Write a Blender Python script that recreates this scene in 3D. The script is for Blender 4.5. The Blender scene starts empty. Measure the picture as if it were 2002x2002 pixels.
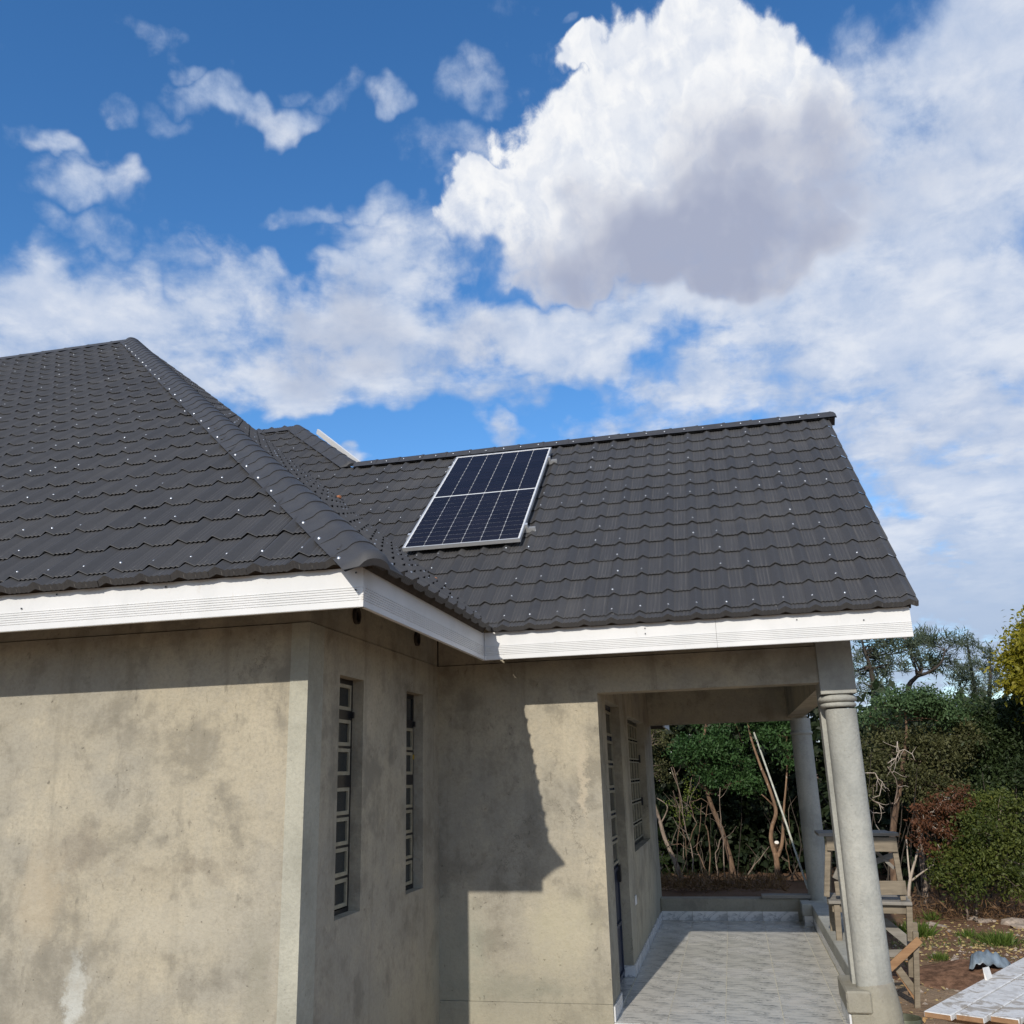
import bpy, bmesh, math, random
import numpy as np
from mathutils import Vector, Matrix, noise as mnoise

random.seed(7)
rng = np.random.default_rng(7)
SC = bpy.context.scene
COL = SC.collection
rad = math.radians

# ------------------------------------------------------------------ camera
CAM = Vector((0.0, 0.0, 1.7363))
CR = Vector((0.9739325904293074, 0.22522548441945306, -0.0269961194930234))
CU = Vector((0.08774635681503574, -0.2643173221102212, 0.9604358021742889))
CF = Vector((-0.20917907678672676, 0.9377685398863114, 0.277189969937854))
FPX = 1784.62
cam_d = bpy.data.cameras.new('camera')
cam = bpy.data.objects.new('camera', cam_d)
COL.objects.link(cam)
cam_d.sensor_width = 36.0
cam_d.lens = 36.0 * FPX / 2002.0
cam_d.clip_start = 0.05
cam_d.clip_end = 3000.0
cam.matrix_world = Matrix(((CR.x, CU.x, -CF.x, CAM.x), (CR.y, CU.y, -CF.y, CAM.y),
                           (CR.z, CU.z, -CF.z, CAM.z), (0, 0, 0, 1)))
SC.camera = cam


def ray(u, v):
    return CF + CR * ((u - 1001) / FPX) - CU * ((v - 1001) / FPX)


def at(u, v, y):
    """The place in the yard that the survey pixel (u, v) of the photograph shows at depth y."""
    d = ray(u, v)
    return CAM + d * (y / d.y)


def azel(u, v):
    d = ray(u * 2002 / 1932, v * 2002 / 1932).normalized()
    return math.degrees(math.atan2(d.x, d.y)), math.degrees(math.asin(d.z))


# ------------------------------------------------------------------ view / light
SC.view_settings.view_transform = 'Standard'
SC.view_settings.look = 'None'
SC.view_settings.exposure = 0.0
SC.view_settings.gamma = 1.0
SC.view_settings.use_curve_mapping = False
SUN_EL, SUN_AZ = 29.6, 5.4            # light travels towards +Y, a little to +X
sun_d = bpy.data.lights.new('sun', 'SUN')
sun_d.energy = 3.6
sun_d.angle = rad(0.53)
sun_d.color = (1.0, 0.93, 0.82)
sun = bpy.data.objects.new('sun', sun_d)
COL.objects.link(sun)
sd = Vector((math.sin(rad(SUN_AZ)) * math.cos(rad(SUN_EL)), math.cos(rad(SUN_AZ)) * math.cos(rad(SUN_EL)), -math.sin(rad(SUN_EL))))
sun.rotation_euler = sd.to_track_quat('-Z', 'Y').to_euler()
sun.location = (-3, -20, 14)


class NT:
    """Small helper to write node trees."""
    def __init__(s, tree):
        s.t = tree
        s.n = tree.nodes
        s.l = tree.links

    def new(s, kind, **kw):
        n = s.n.new(kind)
        for k, v in kw.items():
            setattr(n, k, v)
        return n

    def put(s, sock, v):
        if v is None:
            return
        if hasattr(v, 'is_linked') or hasattr(v, 'links'):
            s.l.new(v, sock)
        else:
            sock.default_value = v

    def math(s, op, a, b=None, c=None, clamp=False):
        n = s.new('ShaderNodeMath', operation=op, use_clamp=clamp)
        s.put(n.inputs[0], a)
        s.put(n.inputs[1], b)
        s.put(n.inputs[2], c)
        return n.outputs[0]

    def vec(s, op, a, b=None):
        n = s.new('ShaderNodeVectorMath', operation=op)
        s.put(n.inputs[0], a)
        s.put(n.inputs[1], b)
        return n.outputs['Value'] if op in ('LENGTH', 'DOT_PRODUCT', 'DISTANCE') else n.outputs[0]

    def mapr(s, v, a, b, c=0.0, d=1.0, smooth=True):
        n = s.new('ShaderNodeMapRange', interpolation_type='SMOOTHSTEP' if smooth else 'LINEAR')
        s.put(n.inputs['Value'], v)
        n.inputs['From Min'].default_value = a
        n.inputs['From Max'].default_value = b
        n.inputs['To Min'].default_value = c
        n.inputs['To Max'].default_value = d
        return n.outputs[0]

    def noise(s, vec, scale, detail=4.0, rough=0.55, dist=0.0, fac=True):
        n = s.new('ShaderNodeTexNoise')
        s.put(n.inputs['Vector'], vec)
        n.inputs['Scale'].default_value = scale
        n.inputs['Detail'].default_value = detail
        n.inputs['Roughness'].default_value = rough
        n.inputs['Distortion'].default_value = dist
        return n.outputs['Fac'] if fac else n.outputs['Color']

    def mix(s, f, a, b):
        n = s.new('ShaderNodeMix', data_type='RGBA')
        s.put(n.inputs[0], f)
        s.put(n.inputs[6], a if not isinstance(a, tuple) else (*a[:3], 1))
        s.put(n.inputs[7], b if not isinstance(b, tuple) else (*b[:3], 1))
        return n.outputs[2]

    def mult(s, a, b):
        n = s.new('ShaderNodeMix', data_type='RGBA', blend_type='MULTIPLY')
        n.inputs[0].default_value = 1.0
        s.put(n.inputs[6], a if not isinstance(a, tuple) else (*a[:3], 1))
        s.put(n.inputs[7], b if not isinstance(b, tuple) else (*b[:3], 1))
        return n.outputs[2]

    def scale(s, vec, sc, loc=(0, 0, 0)):
        n = s.new('ShaderNodeMapping')
        s.put(n.inputs['Vector'], vec)
        n.inputs['Scale'].default_value = sc
        n.inputs['Location'].default_value = loc
        return n.outputs[0]

    def bump(s, h, strength, dist):
        n = s.new('ShaderNodeBump')
        n.inputs['Strength'].default_value = strength
        n.inputs['Distance'].default_value = dist
        s.put(n.inputs['Height'], h)
        return n.outputs[0]


# ------------------------------------------------------------------ sky
world = bpy.data.worlds.new('World')
SC.world = world
world.use_nodes = True
w = NT(world.node_tree)
w.n.clear()
sky = w.new('ShaderNodeTexSky', sky_type='NISHITA')
sky.sun_disc = False
sky.sun_elevation = rad(SUN_EL)
sky.sun_rotation = rad(180 + SUN_AZ)
sky.altitude = 1500
sky.air_density = 1.25
sky.dust_density = 0.35
sky.ozone_density = 3.5
SKY_STRENGTH = 0.15
bg_sky = w.new('ShaderNodeBackground')
hs = w.new('ShaderNodeHueSaturation')
w.l.new(sky.outputs[0], hs.inputs['Color'])
hs.inputs['Saturation'].default_value = 1.23
hs.inputs['Hue'].default_value = 0.503
hs.inputs['Value'].default_value = 1.14
w.l.new(hs.outputs[0], bg_sky.inputs[0])
bg_sky.inputs[1].default_value = SKY_STRENGTH
tc = w.new('ShaderNodeTexCoord')
D = w.vec('NORMALIZE', tc.outputs['Generated'])
sep = w.new('ShaderNodeSeparateXYZ')
w.l.new(D, sep.inputs[0])
dx, dy, dz = sep.outputs
az = w.math('MULTIPLY', w.math('ARCTAN2', dx, dy), 57.29578)
el = w.math('MULTIPLY', w.math('ARCSINE', dz), 57.29578)
ae = w.new('ShaderNodeCombineXYZ')
w.l.new(az, ae.inputs[0])
w.l.new(el, ae.inputs[1])
AE = ae.outputs[0]
# a cloud sheet overhead: directions projected on a high level plane, so that puffs flatten towards the horizon
hz = w.math('ADD', w.math('MAXIMUM', dz, 0.0), 0.16)
pl = w.new('ShaderNodeCombineXYZ')
w.l.new(w.math('DIVIDE', dx, hz), pl.inputs[0])
w.l.new(w.math('DIVIDE', dy, hz), pl.inputs[1])
PL = pl.outputs[0]
warp = w.vec('SCALE', w.vec('SUBTRACT', w.noise(AE, 0.16, 3, fac=False), (0.5, 0.5, 0.5)))
warp.node.inputs['Scale'].default_value = 9.0
AEW = w.vec('ADD', AE, warp)
n_big = w.noise(PL, 2.2, 4, 0.5, 0.2)
n_puff = w.noise(PL, 5.6, 9, 0.56, 0.25)
n_fine = w.noise(AE, 0.62, 9, 0.62, 0.25)


def blob(u, v, ru, rv, soft=1.0, vec=None):
    a, e = azel(u, v)
    a2, _ = azel(u + ru, v)
    _, e2 = azel(u, v - rv)
    d = w.vec('SUBTRACT', vec or AEW, (a, e, 0))
    d = w.vec('MULTIPLY', d, (1 / max(.4, abs(a2 - a)), 1 / max(.4, abs(e2 - e)), 0))
    return w.mapr(w.vec('LENGTH', d), 1.0 + 0.40 * soft, 1.0 - 0.60 * soft, 0, 1)


def total(lst, op='ADD'):
    o = None
    for b, k in lst:
        t = w.math('MULTIPLY', b, k)
        o = t if o is None else w.math(op, o, t)
    return o


cover = total([(blob(*b[:4]), b[4]) for b in (
    (1620, 430, 380, 280, .98), (1750, 300, 340, 330, .84), (1150, 620, 300, 90, .85), (1780, 620, 400, 200, .88),
    (1780, 330, 330, 320, .72), (1850, 90, 190, 160, .80), (1800, 720, 350, 240, .80), (1480, 690, 350, 140, .66),
    (1870, 1020, 350, 320, .88), (720, 650, 330, 125, .70), (230, 620, 340, 120, .70), (440, 540, 230, 70, .42),
    (930, 720, 220, 70, .42), (1180, 640, 220, 80, .45), (770, 500, 120, 110, .50), (700, 385, 80, 50, .48),
    (480, 212, 150, 48, .58), (745, 212, 55, 42, .50), (890, 165, 85, 55, .44), (165, 362, 100, 48, .50),
    (75, 285, 70, 30, .46), (395, 150, 50, 32, .42), (300, 100, 90, 30, .30), (560, 160, 60, 34, .34), (640, 200, 60, 40, .36), (330, 240, 80, 30, .32), (100, 500, 120, 40, .40), (960, 60, 80, 40, .26), (1060, 45, 40, 22, .34), (690, 470, 120, 60, .42), (380, 470, 140, 50, .36), (190, 462, 130, 50, .44), (870, 300, 130, 55, .46),
    (560, 410, 70, 40, .36), (200, 205, 50, 28, .36), (970, 785, 62, 26, .55), (660, 856, 40, 24, .60), (1250, 790, 170, 40, .50))], 'MAXIMUM')
holes = total([(blob(*b[:4]), b[4]) for b in (
    (800, 815, 150, 46, .36), (600, 480, 80, 50, .3), (1290, 625, 80, 40, .28), (1060, 770, 90, 60, .22), (620, 790, 90, 45, .4), (1500, 560, 70, 40, .2),
    (1830, 860, 110, 35, .2), (570, 320, 160, 60, .35))], 'MAXIMUM')
elsewhere = w.mapr(w.math('ABSOLUTE', w.math('SUBTRACT', az, -10.0)), 38, 70, 0, 0.55)  # cloud cover out of view, thickened to lift the light in the shade
lowband = w.mapr(el, 15, 4, 0, 0.55)
cover = w.math('SUBTRACT', w.math('MAXIMUM', w.math('MAXIMUM', cover, elsewhere), lowband), holes)
tex = w.math('ADD', w.math('ADD', w.math('MULTIPLY', w.math('SUBTRACT', n_puff, .5), 1.55), w.math('MULTIPLY', w.math('SUBTRACT', n_big, .5), .55)),
             w.math('MULTIPLY', w.math('SUBTRACT', n_fine, .5), .55))
field = w.math('ADD', cover, tex)
a_field = w.mapr(field, 0.10, 0.74, 0, 0.95)
# the one big heap cloud
core = total([(blob(*b[:4], 0.55), 1.0) for b in (
    (1290, 165, 215, 165), (1180, 300, 260, 170), (1350, 330, 330, 170), (1450, 250, 170, 190), (1010, 400, 190, 95),
    (1130, 490, 200, 75), (1380, 470, 260, 90), (1110, 110, 80, 50))], 'MAXIMUM')
c_tex = w.math('ADD', w.math('MULTIPLY', w.math('SUBTRACT', n_fine, .5), 1.0), w.math('MULTIPLY', w.math('SUBTRACT', n_puff, .5), .8))
h_ = w.math('ADD', core, c_tex)
# colours: sunlit puffs, thin veil, grey undersides
c_field = w.mix(w.mapr(field, 0.35, 1.15), (0.40, 0.51, 0.72), (0.66, 0.72, 0.84))
bright = w.mapr(w.math('ADD', w.noise(PL, 9.0, 6, .6, .2), w.math('MULTIPLY', n_big, .5)), 0.66, 0.98)
c_field = w.mix(w.math('MULTIPLY', bright, 0.75), c_field, (0.82, 0.85, 0.91))
grey_lo = total([(blob(*b[:4], 1.0), b[4]) for b in ((1880, 640, 300, 45, .0), (640, 640, 140, 70, .65), (860, 650, 110, 60, .5), (1750, 330, 200, 130, .35), (1850, 800, 250, 140, .25))], 'MAXIMUM')
c_field = w.mix(w.math('MULTIPLY', grey_lo, w.mapr(n_big, .3, .65)), c_field, (0.42, 0.47, 0.60))
c_field = w.mix(w.mapr(el, 15, 6), c_field, (0.43, 0.52, 0.69))
shade = total([(blob(*b[:4], 1.0), b[4]) for b in (
    (1330, 460, 350, 150, 1.0), (1160, 500, 230, 95, .95), (1480, 370, 250, 170, .8), (1620, 320, 170, 170, .5), (1330, 340, 170, 110, .5))], 'MAXIMUM')
soft_side = total([(blob(*b[:4], 1.0), 1.0) for b in ((1680, 330, 240, 260), (1500, 560, 400, 130), (1150, 590, 330, 90), (900, 470, 120, 90))], 'MAXIMUM')
shade = w.math('MULTIPLY', shade, w.mapr(w.noise(AE, .22, 5, .5, .2), .25, .6, .8, 1.05))
a_heap = w.math('ADD', w.math('MULTIPLY', w.mapr(h_, 0.24, 0.66), w.math('SUBTRACT', 1.0, soft_side)), w.math('MULTIPLY', w.mapr(h_, -0.20, 1.10), soft_side))
n_b1 = w.noise(AEW, 0.30, 7, 0.55, 0.1)
n_b2 = w.noise(w.vec('ADD', AEW, (-1.1, 1.3, 0)), 0.30, 7, 0.55, 0.1)
relief = w.mapr(w.math('SUBTRACT', n_b1, n_b2), -.10, .10)
c_heap = w.mix(shade, w.mix(w.math('MULTIPLY', w.math('ADD', relief, w.mapr(n_fine, .3, .66)), .5), (0.70, 0.75, 0.85), (0.95, 0.955, 0.965)), (0.385, 0.425, 0.56))
alpha = w.math('MAXIMUM', a_heap, a_field)
c_cloud = w.mix(a_heap, c_field, c_heap)
above = w.mapr(dz, -0.02, 0.02)
alpha = w.math('MULTIPLY', alpha, above)
bg_cloud = w.new('ShaderNodeBackground')
w.l.new(c_cloud, bg_cloud.inputs[0])
bg_cloud.inputs[1].default_value = 1.0
mx = w.new('ShaderNodeMixShader')
w.l.new(alpha, mx.inputs[0])
w.l.new(bg_sky.outputs[0], mx.inputs[1])
w.l.new(bg_cloud.outputs[0], mx.inputs[2])
wo = w.new('ShaderNodeOutputWorld')
w.l.new(mx.outputs[0], wo.inputs[0])


# ------------------------------------------------------------------ materials
MATS = {}


def mat(name):
    m = bpy.data.materials.new(name)
    m.use_nodes = True
    t = NT(m.node_tree)
    b = t.n['Principled BSDF']
    MATS[name] = m
    return m, t, b


def col_in(t, b, c):
    t.put(b.inputs['Base Color'], (*c, 1) if isinstance(c, tuple) else c)


def obj_co(t):
    return t.new('ShaderNodeTexCoord').outputs['Object']


def plaster(name, warm, grey, dark, stains=(), streak=0.5, speck=0.5):
    m, t, b = mat(name)
    co = obj_co(t)
    sx = t.new('ShaderNodeSeparateXYZ')
    t.l.new(co, sx.inputs[0])
    big = t.noise(co, 0.8, 7, 0.62, 0.1)
    mid = t.noise(co, 2.3, 10, 0.66, 0.12)
    mid2 = t.noise(t.scale(co, (1, 1, .8), (3.1, 1.7, 5.2)), 6.0, 9, 0.7, 0.1)
    strk = t.noise(t.scale(co, (6.0, 6.0, 0.55)), 1.0, 7, 0.62, 0.1)
    fine = t.noise(co, 48, 6, 0.7)
    c = t.mix(t.mapr(big, .38, .62), warm, grey)
    c = t.mix(t.math('MULTIPLY', t.mapr(mid, .49, .64), .66), c, dark)
    c = t.mix(t.math('MULTIPLY', t.mapr(mid, .48, .30), .65), c, tuple(x * 1.17 for x in warm))
    c = t.mix(t.math('MULTIPLY', t.mapr(mid2, .52, .66), .48), c, dark)
    c = t.mix(t.math('MULTIPLY', t.mapr(mid2, .45, .32), .4), c, tuple(x * 1.16 for x in grey))
    c = t.mix(t.math('MULTIPLY', t.mapr(strk, .52, .72), streak), c, dark)
    c = t.mix(t.math('MULTIPLY', t.mapr(strk, .46, .30), streak * .6), c, tuple(x * 1.15 for x in grey))
    c = t.mix(t.math('MULTIPLY', t.mapr(t.noise(t.scale(co, (1, 1, .45)), 17, 7, .72, .1), .60, .70), speck), c, tuple(x * .62 for x in dark))
    c = t.mix(t.mapr(fine, .40, .70, 0, .38), c, tuple(x * .70 for x in grey))
    if speck > .3:
        # damp and splash dirt low on the wall, hairline cracks
        low = t.math('MULTIPLY', t.mapr(t.math('ADD', sx.outputs[2], t.math('MULTIPLY', t.math('SUBTRACT', mid, .5), 1.4)), .62, -.05), .5)
        c = t.mix(low, c, (.30, .285, .215))
        vo = t.new('ShaderNodeTexVoronoi', feature='DISTANCE_TO_EDGE')
        t.put(vo.inputs['Vector'], t.vec('ADD', co, t.vec('MULTIPLY', t.vec('SUBTRACT', t.noise(co, 2.5, 8, .7, 0, False), (.5, .5, .5)), (.9, .9, .9))))
        vo.inputs['Scale'].default_value = .9
        crack = t.math('MULTIPLY', t.mapr(vo.outputs['Distance'], .0045, .0015), t.mapr(t.noise(co, 1.1, 3), .56, .64))
        c = t.mix(t.math('MULTIPLY', crack, .65), c, tuple(x * .45 for x in dark))
    for (p, r3, colr, k) in stains:
        d = t.vec('MULTIPLY', t.vec('SUBTRACT', t.vec('ADD', co, t.vec('MULTIPLY', t.vec('SUBTRACT', t.noise(co, 6, 8, .72, 0, False), (.5, .5, .5)), (.4, .4, .4))), p),
                  tuple(1 / q for q in r3))
        f = t.math('MULTIPLY', t.mapr(t.vec('LENGTH', d), 1.15, .35), k)
        f = t.math('MULTIPLY', f, t.mapr(t.math('ADD', t.math('MULTIPLY', mid, .5), t.math('MULTIPLY', mid2, .5)), .38, .58, .35, 1))
        c = t.mix(f, c, colr)
    b.inputs['Roughness'].default_value = 0.88
    b.inputs['Specular IOR Level'].default_value = 0.25
    pits = t.math('MULTIPLY', t.mapr(t.noise(co, 36, 2, .5, .1), .70, .74), t.mapr(mid2, .45, .6))
    c = t.mix(t.math('MULTIPLY', pits, .5 * min(1, speck * 2)), c, tuple(x * .5 for x in dark))
    col_in(t, b, c)
    h = t.math('SUBTRACT', t.math('ADD', t.math('MULTIPLY', fine, .40), t.math('MULTIPLY', t.noise(co, 8, 9, .66, .1), 1.0)), t.math('MULTIPLY', pits, .35))
    t.put(b.inputs['Normal'], t.bump(h, .75, .014))
    return m


def plain(name, c, rough=.6, metal=0.0, var=.12, scale=8.0, bump=0.0, spec=.5):
    m, t, b = mat(name)
    co = obj_co(t)
    n = t.noise(co, scale, 6, .6, .3)
    col_in(t, b, t.mix(t.mapr(n, .3, .7), tuple(x * (1 - var) for x in c), tuple(min(1, x * (1 + var)) for x in c)))
    b.inputs['Roughness'].default_value = rough
    b.inputs['Metallic'].default_value = metal
    b.inputs['Specular IOR Level'].default_value = spec
    if bump:
        t.put(b.inputs['Normal'], t.bump(t.noise(co, scale * 6, 5, .6), bump, .01))
    return m


WARM, GREY, DARK = (.450, .400, .300), (.362, .336, .276), (.205, .188, .150)
plaster('cement_plaster', WARM, GREY, DARK, stains=(
    ((-3.62, 4.857, .62), (.07, .3, .30), (.55, .56, .52), .8),
    ((-3.75, 4.857, 1.40), (.30, .3, .16), (.22, .19, .15), .55),
    ((-3.3, 4.857, 1.25), (.35, .3, .10), (.20, .175, .135), .5),
    ((-2.85, 4.857, 1.28), (.25, .3, .09), (.22, .19, .145), .55),
    ((-2.52, 4.857, .70), (.08, .3, .45), (.30, .28, .22), .7),
    ((-3.9, 4.857, 1.15), (.22, .3, .30), (.50, .42, .30), .5),
    ((-3.0, 4.857, 1.0), (.5, .3, .16), (.49, .45, .36), .5),
    ((-1.75, 7.32, .22), (.55, .3, .10), (.26, .255, .20), .75),
    ((-2.15, 7.32, .45), (.30, .3, .50), (.33, .335, .27), .6),
    ((-1.35, 7.32, .62), (.35, .3, .35), (.50, .46, .33), .6),
    ((-1.12, 7.32, 1.7), (.05, .3, .45), (.53, .46, .35), .7)))
plaster('corner_plaster', (.445, .43, .35), (.41, .40, .335), (.33, .32, .26), streak=.25, speck=.15)
plaster('column_plaster', (.445, .44, .395), (.375, .38, .35), (.285, .29, .27), streak=.7, speck=.15)
plaster('raw_concrete', (.37, .345, .29), (.31, .29, .25), (.19, .175, .15), speck=.55)


def tile_mat():
    m, t, b = mat('roof_tile_grit')
    co = obj_co(t)
    n = t.noise(co, 1.3, 5, .6)
    g = t.noise(co, 420, 2, .6)
    oi = t.new('ShaderNodeObjectInfo')
    c = t.mix(t.mapr(n, .3, .7), (.036, .037, .041), (.050, .050, .052))
    c = t.mix(t.mapr(g, .35, .75, 0, .55), c, (.095, .092, .09))
    c = t.mult(c, t.mix(oi.outputs['Random'], (.90, .90, .92), (1.08, 1.06, 1.04)))
    du = t.mapr(t.noise(t.scale(co, (22, 5, 5)), 1.0, 6, .65, .3), .60, .85, 0, .45)
    c = t.mix(du, c, (.135, .125, .11))
    cr = t.vec('ADD', co, t.vec('MULTIPLY', (7.3, 3.1, 0), t.math('MULTIPLY', oi.outputs['Random'], 9.0)))
    rib_stripe = t.mapr(t.noise(t.scale(cr, (70, 1.8, 1.8)), 1.0, 4, .6, .2), .44, .74, .15, 1)
    at_ = t.new('ShaderNodeAttribute', attribute_name='rib_stripe')
    c = t.mix(t.math('MULTIPLY', t.math('MULTIPLY', rib_stripe, at_.outputs['Fac']), .85), c, (.118, .111, .104))
    pale = t.mapr(t.noise(t.new('ShaderNodeNewGeometry').outputs['Position'], 1.1, 6, .65, .3), .52, .72, 0, .35)
    c = t.mix(pale, c, (.098, .092, .086))
    scr = t.mapr(t.noise(t.scale(co, (55, 4, 4)), 1.0, 3, .5, .8), .735, .76, 0, .6)
    c = t.mix(scr, c, (.28, .27, .25))
    col_in(t, b, c)
    b.inputs['Roughness'].default_value = .62
    b.inputs['Specular IOR Level'].default_value = .42
    t.put(b.inputs['Normal'], t.bump(g, .25, .002))
    return m


tile_mat()


def cap_mat():
    m, t, b = mat('roof_cap_grit')
    co = obj_co(t)
    g = t.noise(co, 420, 2, .6)
    n = t.noise(co, 7, 6, .6, .5)
    c = t.mix(t.mapr(n, .3, .7), (.036, .036, .040), (.050, .050, .054))
    c = t.mix(t.mapr(g, .4, .75, 0, .4), c, (.09, .09, .09))
    c = t.mix(t.mapr(t.noise(co, 16, 6, .7, .8), .66, .75, 0, .4), c, (.15, .145, .135))
    col_in(t, b, c)
    b.inputs['Roughness'].default_value = .6
    t.put(b.inputs['Normal'], t.bump(t.math('ADD', t.math('MULTIPLY', n, 3), g), .3, .004))


cap_mat()


def white_mat():
    m, t, b = mat('white_board')
    co = obj_co(t)
    n = t.noise(co, 3, 7, .65, .5)
    c = t.mix(t.mapr(n, .35, .7), (.72, .72, .715), (.66, .665, .66))
    d = t.mapr(t.noise(t.scale(co, (2.5, 2.5, .8)), 6.0, 7, .7, .4), .60, .74, 0, .5)
    c = t.mix(d, c, (.52, .45, .36))
    sp = t.mapr(t.noise(co, 26, 5, .65, .6), .70, .76, 0, .5)
    c = t.mix(sp, c, (.42, .33, .25))
    col_in(t, b, c)
    b.inputs['Roughness'].default_value = .42
    t.put(b.inputs['Normal'], t.bump(n, .12, .01))


white_mat()
plain('dark_timber', (.050, .040, .032), .9, var=.3)
plain('steel_black', (.012, .012, .014), .35, 0.0, .2, 20)
plain('steel_navy', (.018, .026, .055), .35, 0.0, .25, 12)
plain('bead_cream', (.30, .275, .20), .6, 0, .15, 14)
plain('galvanised', (.50, .52, .55), .40, .8, .25, 30)
plain('aluminium', (.70, .71, .72), .36, .55, .04, 20)
plain('cell_back', (.72, .73, .74), .4, 0, .03)
plain('plastic_white', (.80, .80, .80), .4, 0, .03)
plain('grout', (.60, .57, .45), .8, 0, .2, 20)
plain('yellow_paint', (.50, .34, .02), .5)
plain('fired_brick', (.46, .19, .095), .9, 0, .3, 40, .4)
plain('metal_dark_green', (.10, .11, .075), .5, .3, .3, 12)
plain('pale_pole', (.45, .45, .38), .55, 0, .2, 10)
plain('pvc_sheet', (.20, .25, .295), .38, 0, .3, 6)
plain('rubble_stone', (.33, .27, .22), .9, 0, .35, 12, .5)
plain('paper_scrap', (.70, .68, .64), .8)
plain('cut_wood', (.78, .74, .66), .7)


def glass_mat():
    m, t, b = mat('dark_pane')
    col_in(t, b, t.mix(t.noise(obj_co(t), 4, 5), (.016, .020, .022), (.040, .046, .048)))
    b.inputs['Roughness'].default_value = .12
    b.inputs['Specular IOR Level'].default_value = .5


glass_mat()


def cell_mat():
    m, t, b = mat('solar_cell')
    co = obj_co(t)
    oi = t.new('ShaderNodeObjectInfo')
    c = t.mix(oi.outputs['Random'], (.0120, .0125, .020), (.0160, .0160, .025))
    # busbar hairlines run down every cell
    col_in(t, b, c)
    b.inputs['Roughness'].default_value = .22
    b.inputs['Specular IOR Level'].default_value = .10


cell_mat()


def floor_tile_mat(name, base, vein):
    m, t, b = mat(name)
    co = obj_co(t)
    oi = t.new('ShaderNodeObjectInfo')
    # the same printed vein pattern comes back on every tile: local coordinates with a small shift
    v = t.noise(t.scale(co, (3.2, 11.0, 6.0)), 1.0, 7, .62, 1.6)
    ridge = t.math('ABSOLUTE', t.math('SUBTRACT', v, .5))
    vein_f = t.math('MULTIPLY', t.mapr(ridge, .055, 0.0), t.mapr(t.noise(co, 6.5, 4), .40, .56))
    cloud = t.noise(t.scale(co, (2.5, 6, 4)), 1.0, 5, .6, .7)
    c = t.mix(t.mapr(cloud, .40, .72, 0, .6), base, tuple(x * .80 for x in base))
    c = t.mix(t.math('MULTIPLY', vein_f, .9), c, vein)
    dust = t.mapr(t.noise(t.new('ShaderNodeNewGeometry').outputs['Position'], 1.7, 7, .65, .4), .45, .75, 0, .45)
    c = t.mix(dust, c, (.47, .44, .38))
    col_in(t, b, c)
    t.put(b.inputs['Roughness'], t.mapr(dust, 0, .45, .22, .5))
    b.inputs['Specular IOR Level'].default_value = .45


floor_tile_mat('floor_tile_marble', (.66, .64, .585), (.16, .165, .16))
floor_tile_mat('skirt_tile_marble', (.72, .73, .74), (.32, .34, .37))


def wood_mat(name, c1, c2, grain=(2, 30, 30), dark=.5):
    m, t, b = mat(name)
    co = obj_co(t)
    n = t.noise(t.scale(co, grain), 1.0, 7, .65, .4)
    n2 = t.noise(co, 5, 6, .6, .4)
    c = t.mix(t.mapr(n, .3, .7), c1, c2)
    c = t.mix(t.mapr(n2, .5, .75, 0, dark), c, tuple(x * .5 for x in c1))
    col_in(t, b, c)
    b.inputs['Roughness'].default_value = .8
    t.put(b.inputs['Normal'], t.bump(n, .35, .006))


wood_mat('weathered_wood', (.17, .14, .10), (.27, .225, .165))
wood_mat('grey_wood', (.19, .175, .15), (.29, .27, .24))
wood_mat('brown_wood', (.27, .15, .075), (.37, .22, .115))


def lime_mat():
    m, t, b = mat('lime_splashed_wood')
    co = obj_co(t)
    n = t.noise(co, 5.5, 9, .68, .9)
    g = t.noise(t.scale(co, (3, 30, 30)), 1.0, 6, .6, .5)
    c = t.mix(t.mapr(n, .33, .58), (.50, .485, .46), (.74, .74, .73))
    c = t.mix(t.mapr(n, .50, .60, 0, .9), c, (.33, .285, .23))
    c = t.mix(t.mapr(t.noise(co, 17, 7, .7, .8), .56, .70, 0, .65), c, (.36, .32, .28))
    c = t.mix(t.mapr(g, .62, .80, 0, .6), c, (.24, .20, .17))
    col_in(t, b, c)
    b.inputs['Roughness'].default_value = .75
    t.put(b.inputs['Normal'], t.bump(n, .5, .012))


lime_mat()


def bark_mat(name, c1, c2, spots=None):
    m, t, b = mat(name)
    co = obj_co(t)
    n = t.noise(t.scale(co, (14, 14, 4)), 1.0, 7, .65, .8)
    c = t.mix(t.mapr(n, .35, .65), c1, c2)
    if spots:
        c = t.mix(t.mapr(t.noise(t.scale(co, (22, 22, 9)), 1.0, 4, .6, .5), .63, .70, 0, .8), c, spots)
    col_in(t, b, c)
    b.inputs['Roughness'].default_value = .9
    t.put(b.inputs['Normal'], t.bump(n, .6, .02))


bark_mat('bark_brown', (.085, .052, .034), (.20, .128, .080))
bark_mat('bark_spotted', (.15, .088, .052), (.29, .185, .112), (.52, .45, .36))
bark_mat('twig_grey', (.13, .098, .075), (.29, .225, .175))
bark_mat('twig_dark', (.030, .024, .019), (.066, .052, .040))
bark_mat('twig_pale', (.36, .30, .245), (.52, .45, .38))


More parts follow.
